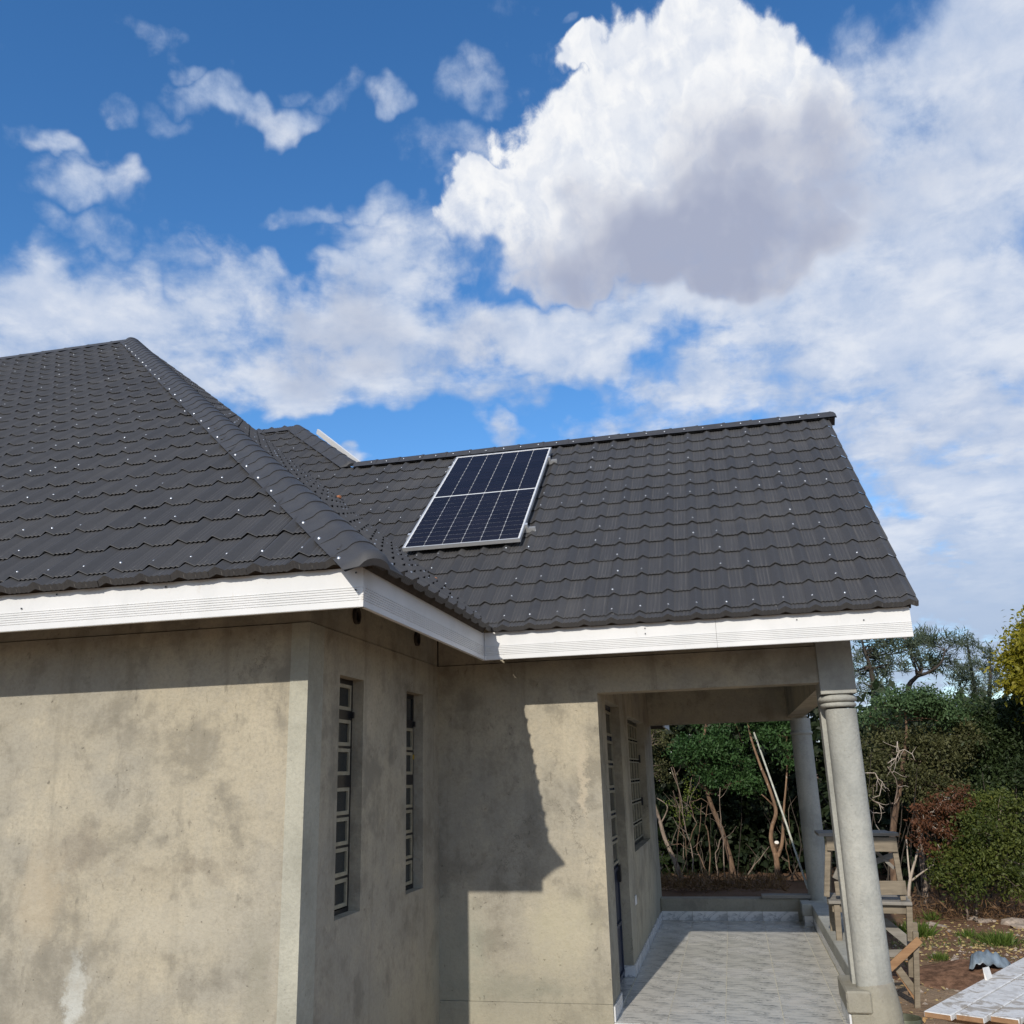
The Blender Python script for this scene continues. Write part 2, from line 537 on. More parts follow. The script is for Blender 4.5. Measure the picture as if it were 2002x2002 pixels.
def leaf_mat(name, dark, light, accent=None, acc=0.0, trans=.3):
    m, t, b = mat(name)
    at_ = t.new('ShaderNodeAttribute', attribute_name='tint')
    f = at_.outputs['Fac']
    c = t.mix(f, dark, light)
    if accent:
        c = t.mix(t.mapr(f, 1 - acc, 1 - acc + .01, 0, 1), c, accent)
    col_in(t, b, c)
    b.inputs['Roughness'].default_value = .55
    b.inputs['Specular IOR Level'].default_value = .3
    tr = t.new('ShaderNodeBsdfTranslucent')
    t.put(tr.inputs[0], t.mult(c, (1.1, 1.15, .6)))
    ms = t.new('ShaderNodeMixShader')
    ms.inputs[0].default_value = trans
    t.l.new(b.outputs[0], ms.inputs[1])
    t.l.new(tr.outputs[0], ms.inputs[2])
    t.l.new(ms.outputs[0], t.n['Material Output'].inputs[0])


leaf_mat('leaf_green', (.026, .070, .022), (.100, .190, .062), (.36, .32, .04), .04, .38)
leaf_mat('leaf_teal', (.045, .090, .036), (.125, .195, .082))
leaf_mat('leaf_olive', (.030, .038, .014), (.165, .165, .070), (.17, .10, .04), .10)
leaf_mat('leaf_dark', (.013, .028, .010), (.068, .098, .034))
leaf_mat('leaf_lush', (.022, .046, .010), (.150, .170, .036), (.30, .26, .05), .04)
leaf_mat('leaf_yellow', (.13, .145, .018), (.36, .30, .025))
leaf_mat('leaf_lime', (.075, .125, .016), (.20, .25, .045))
leaf_mat('leaf_rust', (.070, .028, .014), (.185, .080, .040))
leaf_mat('leaf_needle', (.050, .070, .046), (.130, .160, .105), (.16, .12, .06), .08)
leaf_mat('leaf_dry', (.12, .066, .035), (.27, .165, .09))
leaf_mat('leaf_litter', (.26, .185, .085), (.58, .47, .20), (.40, .24, .10), .25, .1)
leaf_mat('grass_blade', (.060, .110, .018), (.150, .205, .045))
leaf_mat('leaf_wood', (.010, .021, .009), (.036, .052, .022))  # near-black leaves: the deep shade inside the wood is put into the colour


def ground_mat():
    m, t, b = mat('yard_earth')
    co = obj_co(t)
    sx = t.new('ShaderNodeSeparateXYZ')
    t.l.new(co, sx.inputs[0])
    big = t.noise(co, .55, 7, .6, .7)
    mid = t.noise(co, 3.2, 8, .65, .6)
    fine = t.noise(co, 26, 6, .65, .3)
    c = t.mix(t.mapr(big, .38, .62), (.225, .148, .094), (.30, .215, .142))
    red = t.mapr(t.math('ADD', t.math('MULTIPLY', mid, 1.2), t.mapr(sx.outputs[1], 9.5, 12.5, -.35, .25)), .45, .75, 0, .75)
    c = t.mix(red, c, (.165, .088, .052))
    c = t.mix(t.mapr(fine, .55, .78, 0, .6), c, (.36, .285, .19))
    c = t.mix(t.mapr(fine, .42, .25, 0, .6), c, (.10, .06, .038))
    c = t.mix(t.mapr(t.noise(co, 1.4, 6, .6, .8), .56, .72, 0, .5), c, (.15, .135, .055))
    col_in(t, b, c)
    b.inputs['Roughness'].default_value = .95
    b.inputs['Specular IOR Level'].default_value = .15
    t.put(b.inputs['Normal'], t.bump(t.math('ADD', fine, t.math('MULTIPLY', mid, 1.5)), .8, .03))


ground_mat()
plain('turned_soil', (.185, .105, .066), .95, 0, .45, 14, .9, .1)


# ------------------------------------------------------------------ object helpers
def tag(o, label=None, cat=None, group=None, kind=None):
    if label:
        o['label'] = label
    if cat:
        o['category'] = cat
    if group:
        o['group'] = group
    if kind:
        o['kind'] = kind
    return o


def empty(name, loc=(0, 0, 0)):
    o = bpy.data.objects.new(name, None)
    COL.objects.link(o)
    o.location = loc
    o.empty_display_size = .2
    return o


def put(name, me, parent=None, world=None):
    """Link mesh ME; its vertices are in world space unless WORLD is given. Keeps world placement under PARENT."""
    o = bpy.data.objects.new(name, me)
    COL.objects.link(o)
    mw = world or Matrix.Identity(4)
    if parent is not None:
        o.parent = parent
        pw = parent.get('_w')
        pm = PW.get(parent.name, Matrix.Identity(4))
        o.matrix_local = pm.inverted() @ mw
    else:
        o.matrix_world = mw
    PW[o.name] = mw
    return o


PW = {}


def root(name, loc, *a, **k):
    o = empty(name, loc)
    PW[o.name] = Matrix.Translation(Vector(loc))
    tag(o, *a, **k)
    return o


class MB:
    def __init__(s):
        s.v, s.f = [], []

    def add(s, vs, fs):
        k = len(s.v)
        s.v += [tuple(x) for x in vs]
        s.f += [tuple(i + k for i in f) for f in fs]
        return s

    def box(s, a, b):
        (x0, y0, z0), (x1, y1, z1) = a, b
        return s.add([(x0, y0, z0), (x1, y0, z0), (x1, y1, z0), (x0, y1, z0), (x0, y0, z1), (x1, y0, z1), (x1, y1, z1), (x0, y1, z1)],
                     [(0, 3, 2, 1), (4, 5, 6, 7), (0, 1, 5, 4), (1, 2, 6, 5), (2, 3, 7, 6), (3, 0, 4, 7)])

    def beam(s, p, q, wd, th, up=(0, 0, 1), jit=0.0):
        """A board from P to Q, WD across (in the plane of UP), TH thick."""
        p, q = Vector(p), Vector(q)
        d = (q - p).normalized()
        n = d.cross(Vector(up)).normalized()
        u = n.cross(d).normalized()
        vs = []
        for e in (p, q):
            for a, c in ((-1, -1), (1, -1), (1, 1), (-1, 1)):
                vs.append(e + u * (a * wd / 2 * (1 + random.uniform(-jit, jit))) + n * (c * th / 2))
        return s.add(vs, [(0, 1, 2, 3), (7, 6, 5, 4), (0, 4, 5, 1), (1, 5, 6, 2), (2, 6, 7, 3), (3, 7, 4, 0)])

    def tube(s, pts, rs, n=7, cap=True):
        pts = [Vector(p) for p in pts]
        k = len(s.v)
        ref = Vector((.31, .95, .05))
        for i, p in enumerate(pts):
            d = (pts[min(i + 1, len(pts) - 1)] - pts[max(i - 1, 0)]).normalized()
            a = d.cross(ref).normalized()
            b = d.cross(a)
            r = rs[i] if hasattr(rs, '__len__') else rs
            for j in range(n):
                t = 2 * math.pi * j / n
                s.v.append(tuple(p + a * (r * math.cos(t)) + b * (r * math.sin(t))))
        for i in range(len(pts) - 1):
            for j in range(n):
                a0, a1 = k + i * n + j, k + i * n + (j + 1) % n
                s.f.append((a0, a1, a1 + n, a0 + n))
        if cap:
            s.f.append(tuple(k + j for j in range(n))[::-1])
            s.f.append(tuple(k + (len(pts) - 1) * n + j for j in range(n)))
        return s

    def lathe(s, prof, c, n=32):
        """PROF: (r, z) pairs about the vertical through C."""
        k = len(s.v)
        for r, z in prof:
            for j in range(n):
                t = 2 * math.pi * j / n
                s.v.append((c[0] + r * math.cos(t), c[1] + r * math.sin(t), z))
        for i in range(len(prof) - 1):
            for j in range(n):
                a0, a1 = k + i * n + j, k + i * n + (j + 1) % n
                s.f.append((a0, a1, a1 + n, a0 + n))
        s.f.append(tuple(k + j for j in range(n))[::-1])
        s.f.append(tuple(k + (len(prof) - 1) * n + j for j in range(n)))
        return s

    def mesh(s, name, m, smooth=False, bevel=0.0):
        me = bpy.data.meshes.new(name)
        me.from_pydata(s.v, [], s.f)
        if bevel:
            bm = bmesh.new()
            bm.from_mesh(me)
            bmesh.ops.recalc_face_normals(bm, faces=bm.faces)
            bmesh.ops.bevel(bm, geom=bm.edges[:], offset=bevel, segments=1, affect='EDGES', profile=.5, clamp_overlap=True)
            bm.to_mesh(me)
            bm.free()
        me.materials.append(MATS[m])
        if smooth:
            me.polygons.foreach_set('use_smooth', [True] * len(me.polygons))
            if smooth is not True:
                me.set_sharp_from_angle(angle=smooth)
        me.update()
        return me

    def build(s, name, m, parent=None, smooth=False, bevel=0.0, kind=None):
        o = put(name, s.mesh(name, m, smooth, bevel), parent)
        if kind:
            o['kind'] = kind
        return o


def local(o, origin):
    """Give a mesh object that was built in world space its own origin (for object-space patterns)."""
    off = Vector(origin)
    o.data.transform(Matrix.Translation(-off))
    mw = PW[o.name] @ Matrix.Translation(off)
    PW[o.name] = mw
    if o.parent:
        o.matrix_local = PW[o.parent.name].inverted() @ mw
    else:
        o.matrix_world = mw
    return o


# ------------------------------------------------------------------ ground
def sstep(t):
    t = min(1, max(0, t))
    return t * t * (3 - 2 * t)


def gz(x, y, rough=True):
    z = -0.31
    bank = sstep((y - 12.2) / .12) * (1 - sstep((x - .35) / 1.3)) * (1 - sstep((y - 13.4) / 2.6))
    z += bank * .50
    far = sstep((y - 14.5) / 8)
    z += far * (.18 * sstep((x - 1.2) / 1.5) - .12 * (1 - sstep((x - 1.2) / 1.5)))
    if rough:
        z += .008 * mnoise.noise((x * 6.3, y * 6.3, 5.5)) + .045 * mnoise.noise((x * .9, y * .9, 3.1)) + .022 * mnoise.noise((x * 3.1, y * 3.1, 1.7)) + .012 * mnoise.noise((x * 9, y * 9, .7))
        if y > 12.15 and x < 1:
            z += .04 * mnoise.noise((x * 2.2, 4.4, y * .7))
    return z


xs = np.unique(np.concatenate([np.array([-900, -300, -100, -40, -20, -12]), np.arange(-8, -1.6, .8), np.arange(-1.6, 6.4, .075), np.arange(6.5, 12, .7), np.array([14, 20, 40, 100, 300, 900])]))
ys = np.unique(np.concatenate([np.array([-900, -300, -100, -40, -15, -6]), np.arange(-3, 5.4, .9), np.arange(5.5, 17.5, .075), np.arange(18, 30, 1.2), np.array([35, 50, 100, 300, 900])]))
gv = [(float(x), float(y), gz(float(x), float(y))) for y in ys for x in xs]
nx = len(xs)
gf = [(j * nx + i, j * nx + i + 1, (j + 1) * nx + i + 1, (j + 1) * nx + i) for j in range(len(ys) - 1) for i in range(nx - 1)]
MB().add(gv, gf).build('ground', 'yard_earth', smooth=True, kind='structure')

# ------------------------------------------------------------------ the house
X1, Y1, Y2, XC, Y4 = -2.298, 4.857, 7.32, -0.984, 12.10
ZS, ZB = 2.62, 2.348
XFS, YF1, YF2, ZFB, ZFT = -1.758, 4.328, 6.779, 2.585, 2.794
XRE = 1.311
ZT = 2.8077
YE1, YE2, XE = 4.2775, 6.729, -1.686
PIT = rad(39.5)
CP, SP, TP = math.cos(PIT), math.sin(PIT), math.tan(PIT)
ZG = -.45
house = root('house', (-1.5, 7.0, -.31), 'single storey house of bare grey plaster with dark tiled roof and white fascia', 'house')


def wall_x(name, x, y0, y1, z0, z1, holes, depth, m, reveal):
    """A wall in the plane X = x that faces +X, HOLES (ya, yb, za, zb) with reveals DEPTH deep."""
    yb = sorted({y0, y1, *[h[0] for h in holes], *[h[1] for h in holes]})
    zb = sorted({z0, z1, *[h[2] for h in holes], *[h[3] for h in holes]})
    mb = MB()
    for a, b in zip(yb, yb[1:]):
        for c, d in zip(zb, zb[1:]):
            if any(h[0] <= a and b <= h[1] and h[2] <= c and d <= h[3] for h in holes):
                continue
            mb.add([(x, a, c), (x, b, c), (x, b, d), (x, a, d)], [(0, 1, 2, 3)])
    for (a, b, c, d) in holes:
        xi = x - depth
        mb.add([(x, a, c), (x, a, d), (xi, a, d), (xi, a, c)], [(0, 3, 2, 1)])
        mb.add([(x, b, c), (xi, b, c), (xi, b, d), (x, b, d)], [(0, 3, 2, 1)])
        mb.add([(x, a, c), (xi, a, c), (xi, b, c), (x, b, c)], [(0, 3, 2, 1)])
        mb.add([(x, a, d), (x, b, d), (xi, b, d), (xi, a, d)], [(0, 3, 2, 1)])
    xb = x - .2
    mb.add([(xb, y0, z0), (xb, y1, z0), (xb, y1, z1), (xb, y0, z1)], [(0, 3, 2, 1)])
    mb.add([(x, y0, z1), (x, y1, z1), (xb, y1, z1), (xb, y0, z1)], [(0, 1, 2, 3)])
    bm = bmesh.new()
    me = mb.mesh(name, m)
    bm.from_mesh(me)
    bmesh.ops.remove_doubles(bm, verts=bm.verts, dist=1e-5)
    bmesh.ops.recalc_face_normals(bm, faces=bm.faces)
    bm.to_mesh(me)
    bm.free()
    return put(name, me, house)


# walls of the projecting room
MB().box((-10, Y1, ZG), (X1 - .11, Y1 + .2, ZS)).build('wall', 'cement_plaster', house)
MB().box((X1 - .109, Y1 - .005, ZG), (X1 + .002, Y1 + .2, ZS)).build('corner_strip', 'corner_plaster', house)
MB().box((-10, Y1 + .008, ZS + .006), (X1 - .008, Y1 + .2, 2.95)).build('ring_beam', 'cement_plaster', house)
W1 = (5.305, 5.695, .962, 2.362)
W2 = (6.535, 6.919, .955, 2.362)
wall_x('wall', X1, Y1 + .2, Y2, ZG, ZS, [W1, W2], .085, 'cement_plaster', None)
MB().box((X1 - .2, Y1 + .2, ZS + .006), (X1 - .008, Y2 - .0, 3.0)).build('ring_beam', 'cement_plaster', house)
# recessed front wall beside the verandah
MB().box((X1 - .2, Y2, .121), (XC, Y2 + .2, ZS)).build('wall', 'cement_plaster', house)
MB().box((X1 - .2, Y2 - .006, ZG), (XC + .0, Y2 + .2, .119)).build('plinth', 'cement_plaster', house)
MB().box((X1, Y2 + .008, ZS + .006), (XC, Y2 + .2, 3.0)).build('ring_beam', 'cement_plaster', house)
# verandah side wall with door and window
DO = (7.79, 8.82, 0.006, 2.335)
W3 = (9.50, 11.314, .985, 2.295)
wall_x('wall', XC, Y2 + .2, Y4 + .1, -.1, 2.9, [DO, W3], .095, 'cement_plaster', None)
MB().box((XC - .2, Y4 + .1, -.1), (XC - .0, Y4 + .3, 2.31)).build('wall', 'cement_plaster', house)
# dark rooms behind the openings
MB().box((X1 - 3.0, Y1 + .3, -.1), (X1 - 2.9, Y2 + 6, 2.9)).build('partition_wall', 'cement_plaster', house)
# verandah beams and ceiling
MB().box((XC, Y2 + .001, ZB), (.705, Y2 + .21, ZS)).build('beam', 'cement_plaster', house)
MB().box((XC, Y2 + .009, ZS + .006), (.705, Y2 + .21, 3.0)).build('ring_beam', 'cement_plaster', house)
MB().box((.735, Y2 + .26, ZB - .004), (.935, Y4 - .03, 2.9)).build('beam', 'cement_plaster', house)
MB().box((XC + .002, Y4 - .03, 2.306), (.965, Y4 + .2, 2.9)).build('beam', 'cement_plaster', house)
MB().box((XC - .1, Y2 + .12, 2.87), (1.0, Y4 + .1, 2.9)).build('ceiling', 'raw_concrete', house)
# columns
COLX, COLY, COLR = .845, 7.435, .1145
mb = MB().lathe([(COLR + .010, .10), (COLR + .006, .6), (COLR, 1.3), (COLR - .001, 2.15)], (COLX, COLY), 40)
c1 = mb.build('column', 'column_plaster', house, smooth=rad(40))
# capital: block over two rings
MB().box((.705, Y2 - .012, 2.258), (.962, Y2 + .255, 3.0)).build('capital_block', 'column_plaster', c1, bevel=.004)


def ring(cz, r, h, cx, cy, parent):
    pr = [(r - h * .55 + h * .55 * math.cos(t), cz + h * .5 * math.sin(t)) for t in np.linspace(-math.pi / 2, math.pi / 2, 9)]
    return MB().lathe([(COLR - .03, pr[0][1])] + pr + [(COLR - .03, pr[-1][1])], (cx, cy), 44).build('capital_ring', 'column_plaster', parent, smooth=rad(50))


ring(2.226, .144, .052, COLX - .015, COLY, c1)
ring(2.180, .131, .036, COLX - .012, COLY, c1)
# square pier tucked behind the column, low concrete base below it
MB().box((.706, COLY + .085, .24), (.90, COLY + .235, ZB)).build('pier', 'column_plaster', house, bevel=.004)
mb = MB().box((.632, 7.283, .105), (.80, 7.83, .247))
mb.build('column_base', 'raw_concrete', house, bevel=.012)
MB().lathe([(.165, ZG), (.160, -.1), (.155, .10), (.140, .20), (.124, .28), (.115, .30)], (COLX + .005, COLY), 32).build('column_base', 'raw_concrete', house, smooth=True)
MB().box((.655, 7.30, ZG), (.84, 7.60, .104)).build('column_base', 'raw_concrete', house, bevel=.01)
C2X, C2Y = .886, 12.15
c2 = MB().lathe([(.128, .16), (.126, .8), (.123, 1.6), (.121, 2.12), (.121, 2.32)], (C2X, C2Y), 36).build('column', 'column_plaster', house, smooth=rad(40))
pr = [(.121 + .014 * math.cos(t), 2.145 + .022 * math.sin(t)) for t in np.linspace(-math.pi / 2, math.pi / 2, 7)]
MB().lathe([(.10, pr[0][1])] + pr + [(.10, pr[-1][1])], (C2X, C2Y), 36).build('capital_ring', 'column_plaster', c2, smooth=rad(50))
# kerbs round the verandah
MB().box((.757, 7.84, .100), (1.03, Y4 - .1, .222)).build('kerb', 'column_plaster', house, bevel=.006)
MB().box((.77, 7.84, ZG), (1.03, Y4 - .1, .098)).build('kerb_footing', 'raw_concrete', house)
MB().box((.648, 11.705, .112), (.756, Y4 - .002, .236)).build('kerb_block', 'column_plaster', house, bevel=.005)
MB().box((.664, 11.72, -.02), (.756, Y4 - .002, .108)).build('skirting_tile', 'skirt_tile_marble', house)
MB().box((.757, Y4 - .099, ZG), (1.05, Y4 + .3, .232)).build('kerb_block', 'column_plaster', house, bevel=.006)
MB().box((XC + .003, Y4, -.3), (.756, Y4 + .19, .246)).build('kerb', 'raw_concrete', house, bevel=.008)
# floor: slab with one tile per piece
fl = MB().box((XC - .1, Y2 + .006, ZG), (.756, Y4, -.0035)).build('verandah_floor', 'grout', house)
MB().box((XC + .004, Y2 - .012, -.16), (.63, Y2 + .004, -.001)).build('floor_edge_trim', 'plastic_white', fl)
gx0, gdx, gdy, gap = -.608, .4095, .40, .0022
xe = [XC + .012] + [gx0 + k * gdx for k in range(4)] + [.752]
ye = [Y2 + .006, 7.70] + [7.70 + gdy * k for k in range(1, 11)] + [Y4 - .012]
for i in range(len(xe) - 1):
    for j in range(len(ye) - 1):
        if ye[j + 1] - ye[j] < .03:
            continue
        dzr = random.uniform(-.0005, .0004)
        wdt, dpt = xe[i + 1] - xe[i] - gap * 2, ye[j + 1] - ye[j] - gap * 2
        o = MB().box((xe[i] + gap, ye[j] + gap * .4, -.0038), (xe[i + 1] - gap, ye[j + 1] - gap * .4, dzr)).build('floor_tile', 'floor_tile_marble', fl)
        local(o, (gx0 + (i - 1) * gdx + (.0 if j % 2 else .03), ye[j], 0))
# skirting tiles
for a, b in zip(xe[:-1], xe[1:]):
    o = MB().box((a + .002, Y4 - .012, .001), (min(b, .645) - .002, Y4 - .001, .104)).build('skirting_tile', 'skirt_tile_marble', house) if a < .6 else None
    if o:
        local(o, (a, 0, 0))
ysk = [8.84, 9.24, 9.64, 10.04, 10.44, 10.84, 11.24, 11.64, Y4 - .014]
for a, b in zip(ysk, ysk[1:]):
    o = MB().box((XC + .001, a + .0015, .001), (XC + .013, b - .0015, .104)).build('skirting_tile', 'skirt_tile_marble', house)
    local(o, (0, a, 0))
MB().box((XC + .001, Y2 + .012, .001), (XC + .013, 7.785, .104)).build('skirting_tile', 'skirt_tile_marble', house)
MB().box((XC - .094, DO[1] - .013, .012), (XC + .013, DO[1] - .001, .104)).build('skirting_tile', 'skirt_tile_marble', house)
for a, b in ((7.84, 8.3), (8.3, 8.76), (8.76, 9.22), (9.22, 9.68), (9.68, 10.14), (10.14, 10.6), (10.6, 11.06), (11.06, 11.7)):
    o = MB().box((.757, a + .002, .001), (.769, b - .002, .097)).build('skirting_tile', 'skirt_tile_marble', house)
    local(o, (0, a, 0))
MB().box((.640, 7.31, .001), (.654, 7.84, .1)).build('skirting_tile', 'skirt_tile_marble', house)
MB().box((XC - .2, DO[0] + .002, -.01), (XC + .006, DO[1] - .014, .011)).build('door_threshold', 'floor_tile_marble', house)
# light switch
sw = MB().box((XC + .001, 9.195, .545), (XC + .012, 9.285, .625)).build('light_switch', 'plastic_white', house, bevel=.003)
MB().box((XC + .0125, 9.225, .57), (XC + .015, 9.255, .60)).build('rocker', 'plastic_white', sw)


# windows: steel frame, cream beads, dark panes
def pane_set(parent, x, ya, yb, rows, bead=True, cols=1, barw=.012):
    for (za, zb, on) in rows:
        for k in range(cols):
            a = ya + (yb - ya) * k / cols + barw / 2
            b = ya + (yb - ya) * (k + 1) / cols - barw / 2
            MB().box((x - .010, a, za), (x - .004, b, zb)).build('pane', 'dark_pane', parent)
            if on:
                t, wv = .009, .022 if cols == 1 else .015
                mb = MB()
                for p, q in (((a, za), (b, za + wv)), ((a, zb - wv), (b, zb)), ((a, za + wv), (a + wv, zb - wv)), ((b - wv, za + wv), (b, zb - wv))):
                    mb.box((x - .0035, p[0], p[1]), (x + t, q[0], q[1]))
                mb.build('glazing_bead', 'bead_cream', parent)


def slim_window(h, first_bead):
    ya, yb, za, zb = h
    x = X1 - .080
    mb = MB()
    mb.box((x - .03, ya, za), (x - .002, ya + .02, zb)).box((x - .03, yb - .028, za), (x + .004, yb, zb))
    mb.box((x - .03, ya, zb - .03), (x + .003, yb, zb)).box((x - .03, ya, za), (x + .003, yb, za + .025))
    f = mb.build('window', 'steel_black', house)
    H = zb - za
    r = []
    z = zb - .034
    hp = (H - .034 - .035 - .06 - .075 - 4 * .016) / 7
    bars = []
    gaps = [.060, .016, .075, .016, .016, .016, 0]
    for k in range(7):
        r.append((z - hp, z, first_bead or k > 0))
        z -= hp
        if gaps[k]:
            bars.append((z - gaps[k], z))
            z -= gaps[k]
    mb = MB()
    for a, b in bars:
        mb.box((x - .028, ya + .02, a), (x + (.010 if b - a > .03 else .004), yb - .028, b))
    mb.build('glazing_bar', 'steel_black', f)
    pane_set(f, x, ya + .02, yb - .030, r)
    MB().box((x + .004, yb - .05, bars[0][0] + .012), (x + .03, yb - .028, bars[0][1] - .008)).build('latch', 'steel_black', f)
    return f, x, yb, za, zb


slim_window(W1, True)
f2, x_, yb_, za_, zb_ = slim_window(W2, False)
MB().box((x_ + .004, yb_ - .024, za_ + .92), (x_ + .012, yb_ - .008, za_ + .955)).build('hinge', 'yellow_paint', f2)
MB().box((X1 - .16, W1[0] - .1, .8), (X1 - .12, W1[1] + .1, 2.5)).build('window_backing', 'steel_black', house)  # black sheets behind both slim windows stand in for the unlit room
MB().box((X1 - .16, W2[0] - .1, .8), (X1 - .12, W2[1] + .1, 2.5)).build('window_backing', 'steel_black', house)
# verandah window
xw = XC - .085
fw = MB().box((xw - .03, W3[0], W3[2]), (xw, W3[0] + .03, W3[3])).box((xw - .03, W3[1] - .03, W3[2]), (xw + .004, W3[1], W3[3])) \
    .box((xw - .03, W3[0], W3[3] - .03), (xw + .002, W3[1], W3[3])).box((xw - .03, W3[0], W3[2]), (xw + .002, W3[1], W3[2] + .03))
for k in range(1, 6):
    yk = W3[0] + (W3[1] - W3[0]) * k / 6
    fw.box((xw - .02, yk - .008, W3[2]), (xw + .001, yk + .008, W3[3]))
fwo = fw.build('window', 'steel_black', house)
zr = [W3[2] + .03, 1.20, 1.42, 1.64, 1.86, 2.08, W3[3] - .03]
pane_set(fwo, xw, W3[0] + .03, W3[1] - .03, [(a + .01, b - .01, True) for a, b in zip(zr, zr[1:])], cols=6, barw=.018)
MB().box((xw + .004, W3[1] - .045, 1.36), (xw + .03, W3[1] - .02, 1.45)).build('latch', 'steel_black', fwo)
MB().box((xw + .004, W3[1] - .045, 1.84), (xw + .03, W3[1] - .02, 1.93)).build('latch', 'steel_black', fwo)
MB().box((XC - .17, W3[0] - .1, .9), (XC - .14, W3[1] + .1, 2.4)).build('window_backing', 'steel_black', house)  # darkness of the room behind, put in as a black sheet
# door
xd = XC - .088
dr = MB().box((xd - .03, DO[0], .011), (xd + .0, DO[0] + .04, DO[3])).box((xd - .03, DO[1] - .04, .011), (xd + .004, DO[1], DO[3])) \
    .box((xd - .03, DO[0], DO[3] - .04), (xd + .004, DO[1], DO[3])).box((xd - .035, DO[0] + .04, .011), (xd - .006, DO[1] - .04, DO[3] - .04)).build('door', 'steel_navy', house)
pane_set(dr, xd + .004, DO[0] + .56, DO[1] - .045, [(.96 + k * .215, 1.155 + k * .215, True) for k in range(5)] + [(2.06, 2.28, True)])
mb = MB()
for yy in (DO[0] + .08, DO[0] + .30, DO[0] + .52):
    mb.box((xd - .005, yy, .05), (xd + .014, yy + .025, 2.28))
for zz in (.05, .45, .90):
    mb.box((xd - .005, DO[0] + .545, zz), (xd + .012, DO[1] - .045, zz + .03))
mb.build('door_bar', 'steel_navy', dr)
MB().box((xd + .004, DO[1] - .12, .80), (xd + .03, DO[1] - .06, .94)).build('lock_box', 'steel_black', dr)
MB().box((XC - .18, DO[0] - .1, 0), (XC - .14, DO[1] + .1, 2.45)).build('door_backing', 'steel_black', house)  # black sheet in place of the dark interior behind the door


# vents under the eave
for (vy, vz) in ((5.547, 2.765), (6.768, 2.778)):
    v = MB()
    n = 18
    pr = [(.050, .016), (.050, -.004), (.036, -.004), (.034, .016)]
    vs, fs = [], []
    for k in range(n):
        t = 2 * math.pi * k / n
        for r_, xx in ((.050, 0), (.050, .022), (.037, .022), (.037, 0)):
            vs.append((X1 - .008 + xx, vy + r_ * math.cos(t), vz + r_ * 1.1 * math.sin(t)))
    for k in range(n):
        for j in range(3):
            a, b = k * 4 + j, ((k + 1) % n) * 4 + j
            fs.append((a, b, b + 1, a + 1))
    v.add(vs, fs)
    vo = v.build('vent_pipe', 'dark_timber', house, smooth=rad(40))
    dk = MB().add([(X1 - .005, vy + .037 * math.cos(2 * math.pi * k / n), vz + .041 * math.sin(2 * math.pi * k / n)) for k in range(n)], [tuple(range(n))])
    dk.build('vent_opening', 'steel_black', vo)  # flat black disc stands in for the shade inside the pipe


# fascia boards with grooves on the lower half
def fascia(p, q, out, z0=ZFB, z1=ZFT, th=.022):
    """A board from P to Q (x, y), its face OUT-wards."""
    p, q, out = Vector((*p, 0)), Vector((*q, 0)), Vector((*out, 0))
    hgt = z1 - z0
    prof = [(0, z0)]
    prof += [(-.003, z0 + .001), (0, z0 + .003)]
    for k in range(6):
        zc = z0 + hgt * (.17 + .062 * k)
        prof += [(0, zc - .0028), (-.0045, zc - .0014), (-.0045, zc + .0014), (0, zc + .0028)]
    prof += [(0, z0 + hgt * .5), (-.003, z0 + hgt * .515), (-.003, z1), (-th, z1), (-th, z0)]
    mb = MB()
    k = len(prof)
    vs = [e + out * o + Vector((0, 0, z)) for e in (p, q) for o, z in prof]
    fs = [(i, (i + 1) % k, k + (i + 1) % k, k + i) for i in range(k)] + [tuple(range(k))[::-1], tuple(range(k, 2 * k))]
    me = mb.add(vs, fs).mesh('fascia_board', 'white_board')
    bm = bmesh.new()
    bm.from_mesh(me)
    bmesh.ops.recalc_face_normals(bm, faces=bm.faces)
    bm.to_mesh(me)
    bm.free()
    return put('fascia_board', me, house)


fascia((-10, YF1), (XFS - .0006, YF1), (0, -1))
fascia((XFS, YF1 + .001), (XFS, YF2 + .0215), (1, 0))
fascia((XFS + .0006, YF2), (-.02, YF2), (0, -1))
fascia((-.018, YF2), (XRE, YF2), (0, -1))
# small black blocks that stand for the dark holes in the boards
mb = MB()
for (xx, zz) in ((-3.80, 2.71), (-3.58, 2.775), (-1.80, 2.765), (-1.80, 2.675), (-2.9, 2.77)):
    mb.box((xx - .004, YF1 - .004, zz - .004), (xx + .004, YF1 - .001, zz + .004))
for (xx, zz) in ((-.53, 2.755), (-.53, 2.715), (.55, 2.75), (1.0, 2.72)):
    mb.box((xx - .004, YF2 - .004, zz - .004), (xx + .004, YF2 - .001, zz + .004))
mb.build('fascia_holes', 'steel_black', house, kind='stuff')

# ---- roof
AB = XE + YE1             # x + y on the hip line
BC = XE + YE2 - .014      # x + y on the valley line
RUN = 6.2
APEX = Vector((XE - RUN, YE1 + RUN, ZT + RUN * TP))
YR2 = 9.90
ZR2 = ZT + (YR2 - YE2) * TP
BK = 4.66                 # the roof behind rises this far up the same slope
YBK = YE2 + BK
ZBK = ZT + BK * TP
HB = -4.20 + YR2          # x + y on its hip
XV = 1.365


class Slope:
    def __init__(s, o, u, wv, n):
        s.o, s.u, s.w, s.n = map(Vector, (o, u, wv, n))

    def mat(s, u, wv):
        p = s.o + s.u * u + s.w * wv
        return Matrix(((s.u.x, s.w.x, s.n.x, p.x), (s.u.y, s.w.y, s.n.y, p.y), (s.u.z, s.w.z, s.n.z, p.z), (0, 0, 0, 1)))

    def p(s, u, wv, h=0):
        return s.o + s.u * u + s.w * wv + s.n * h


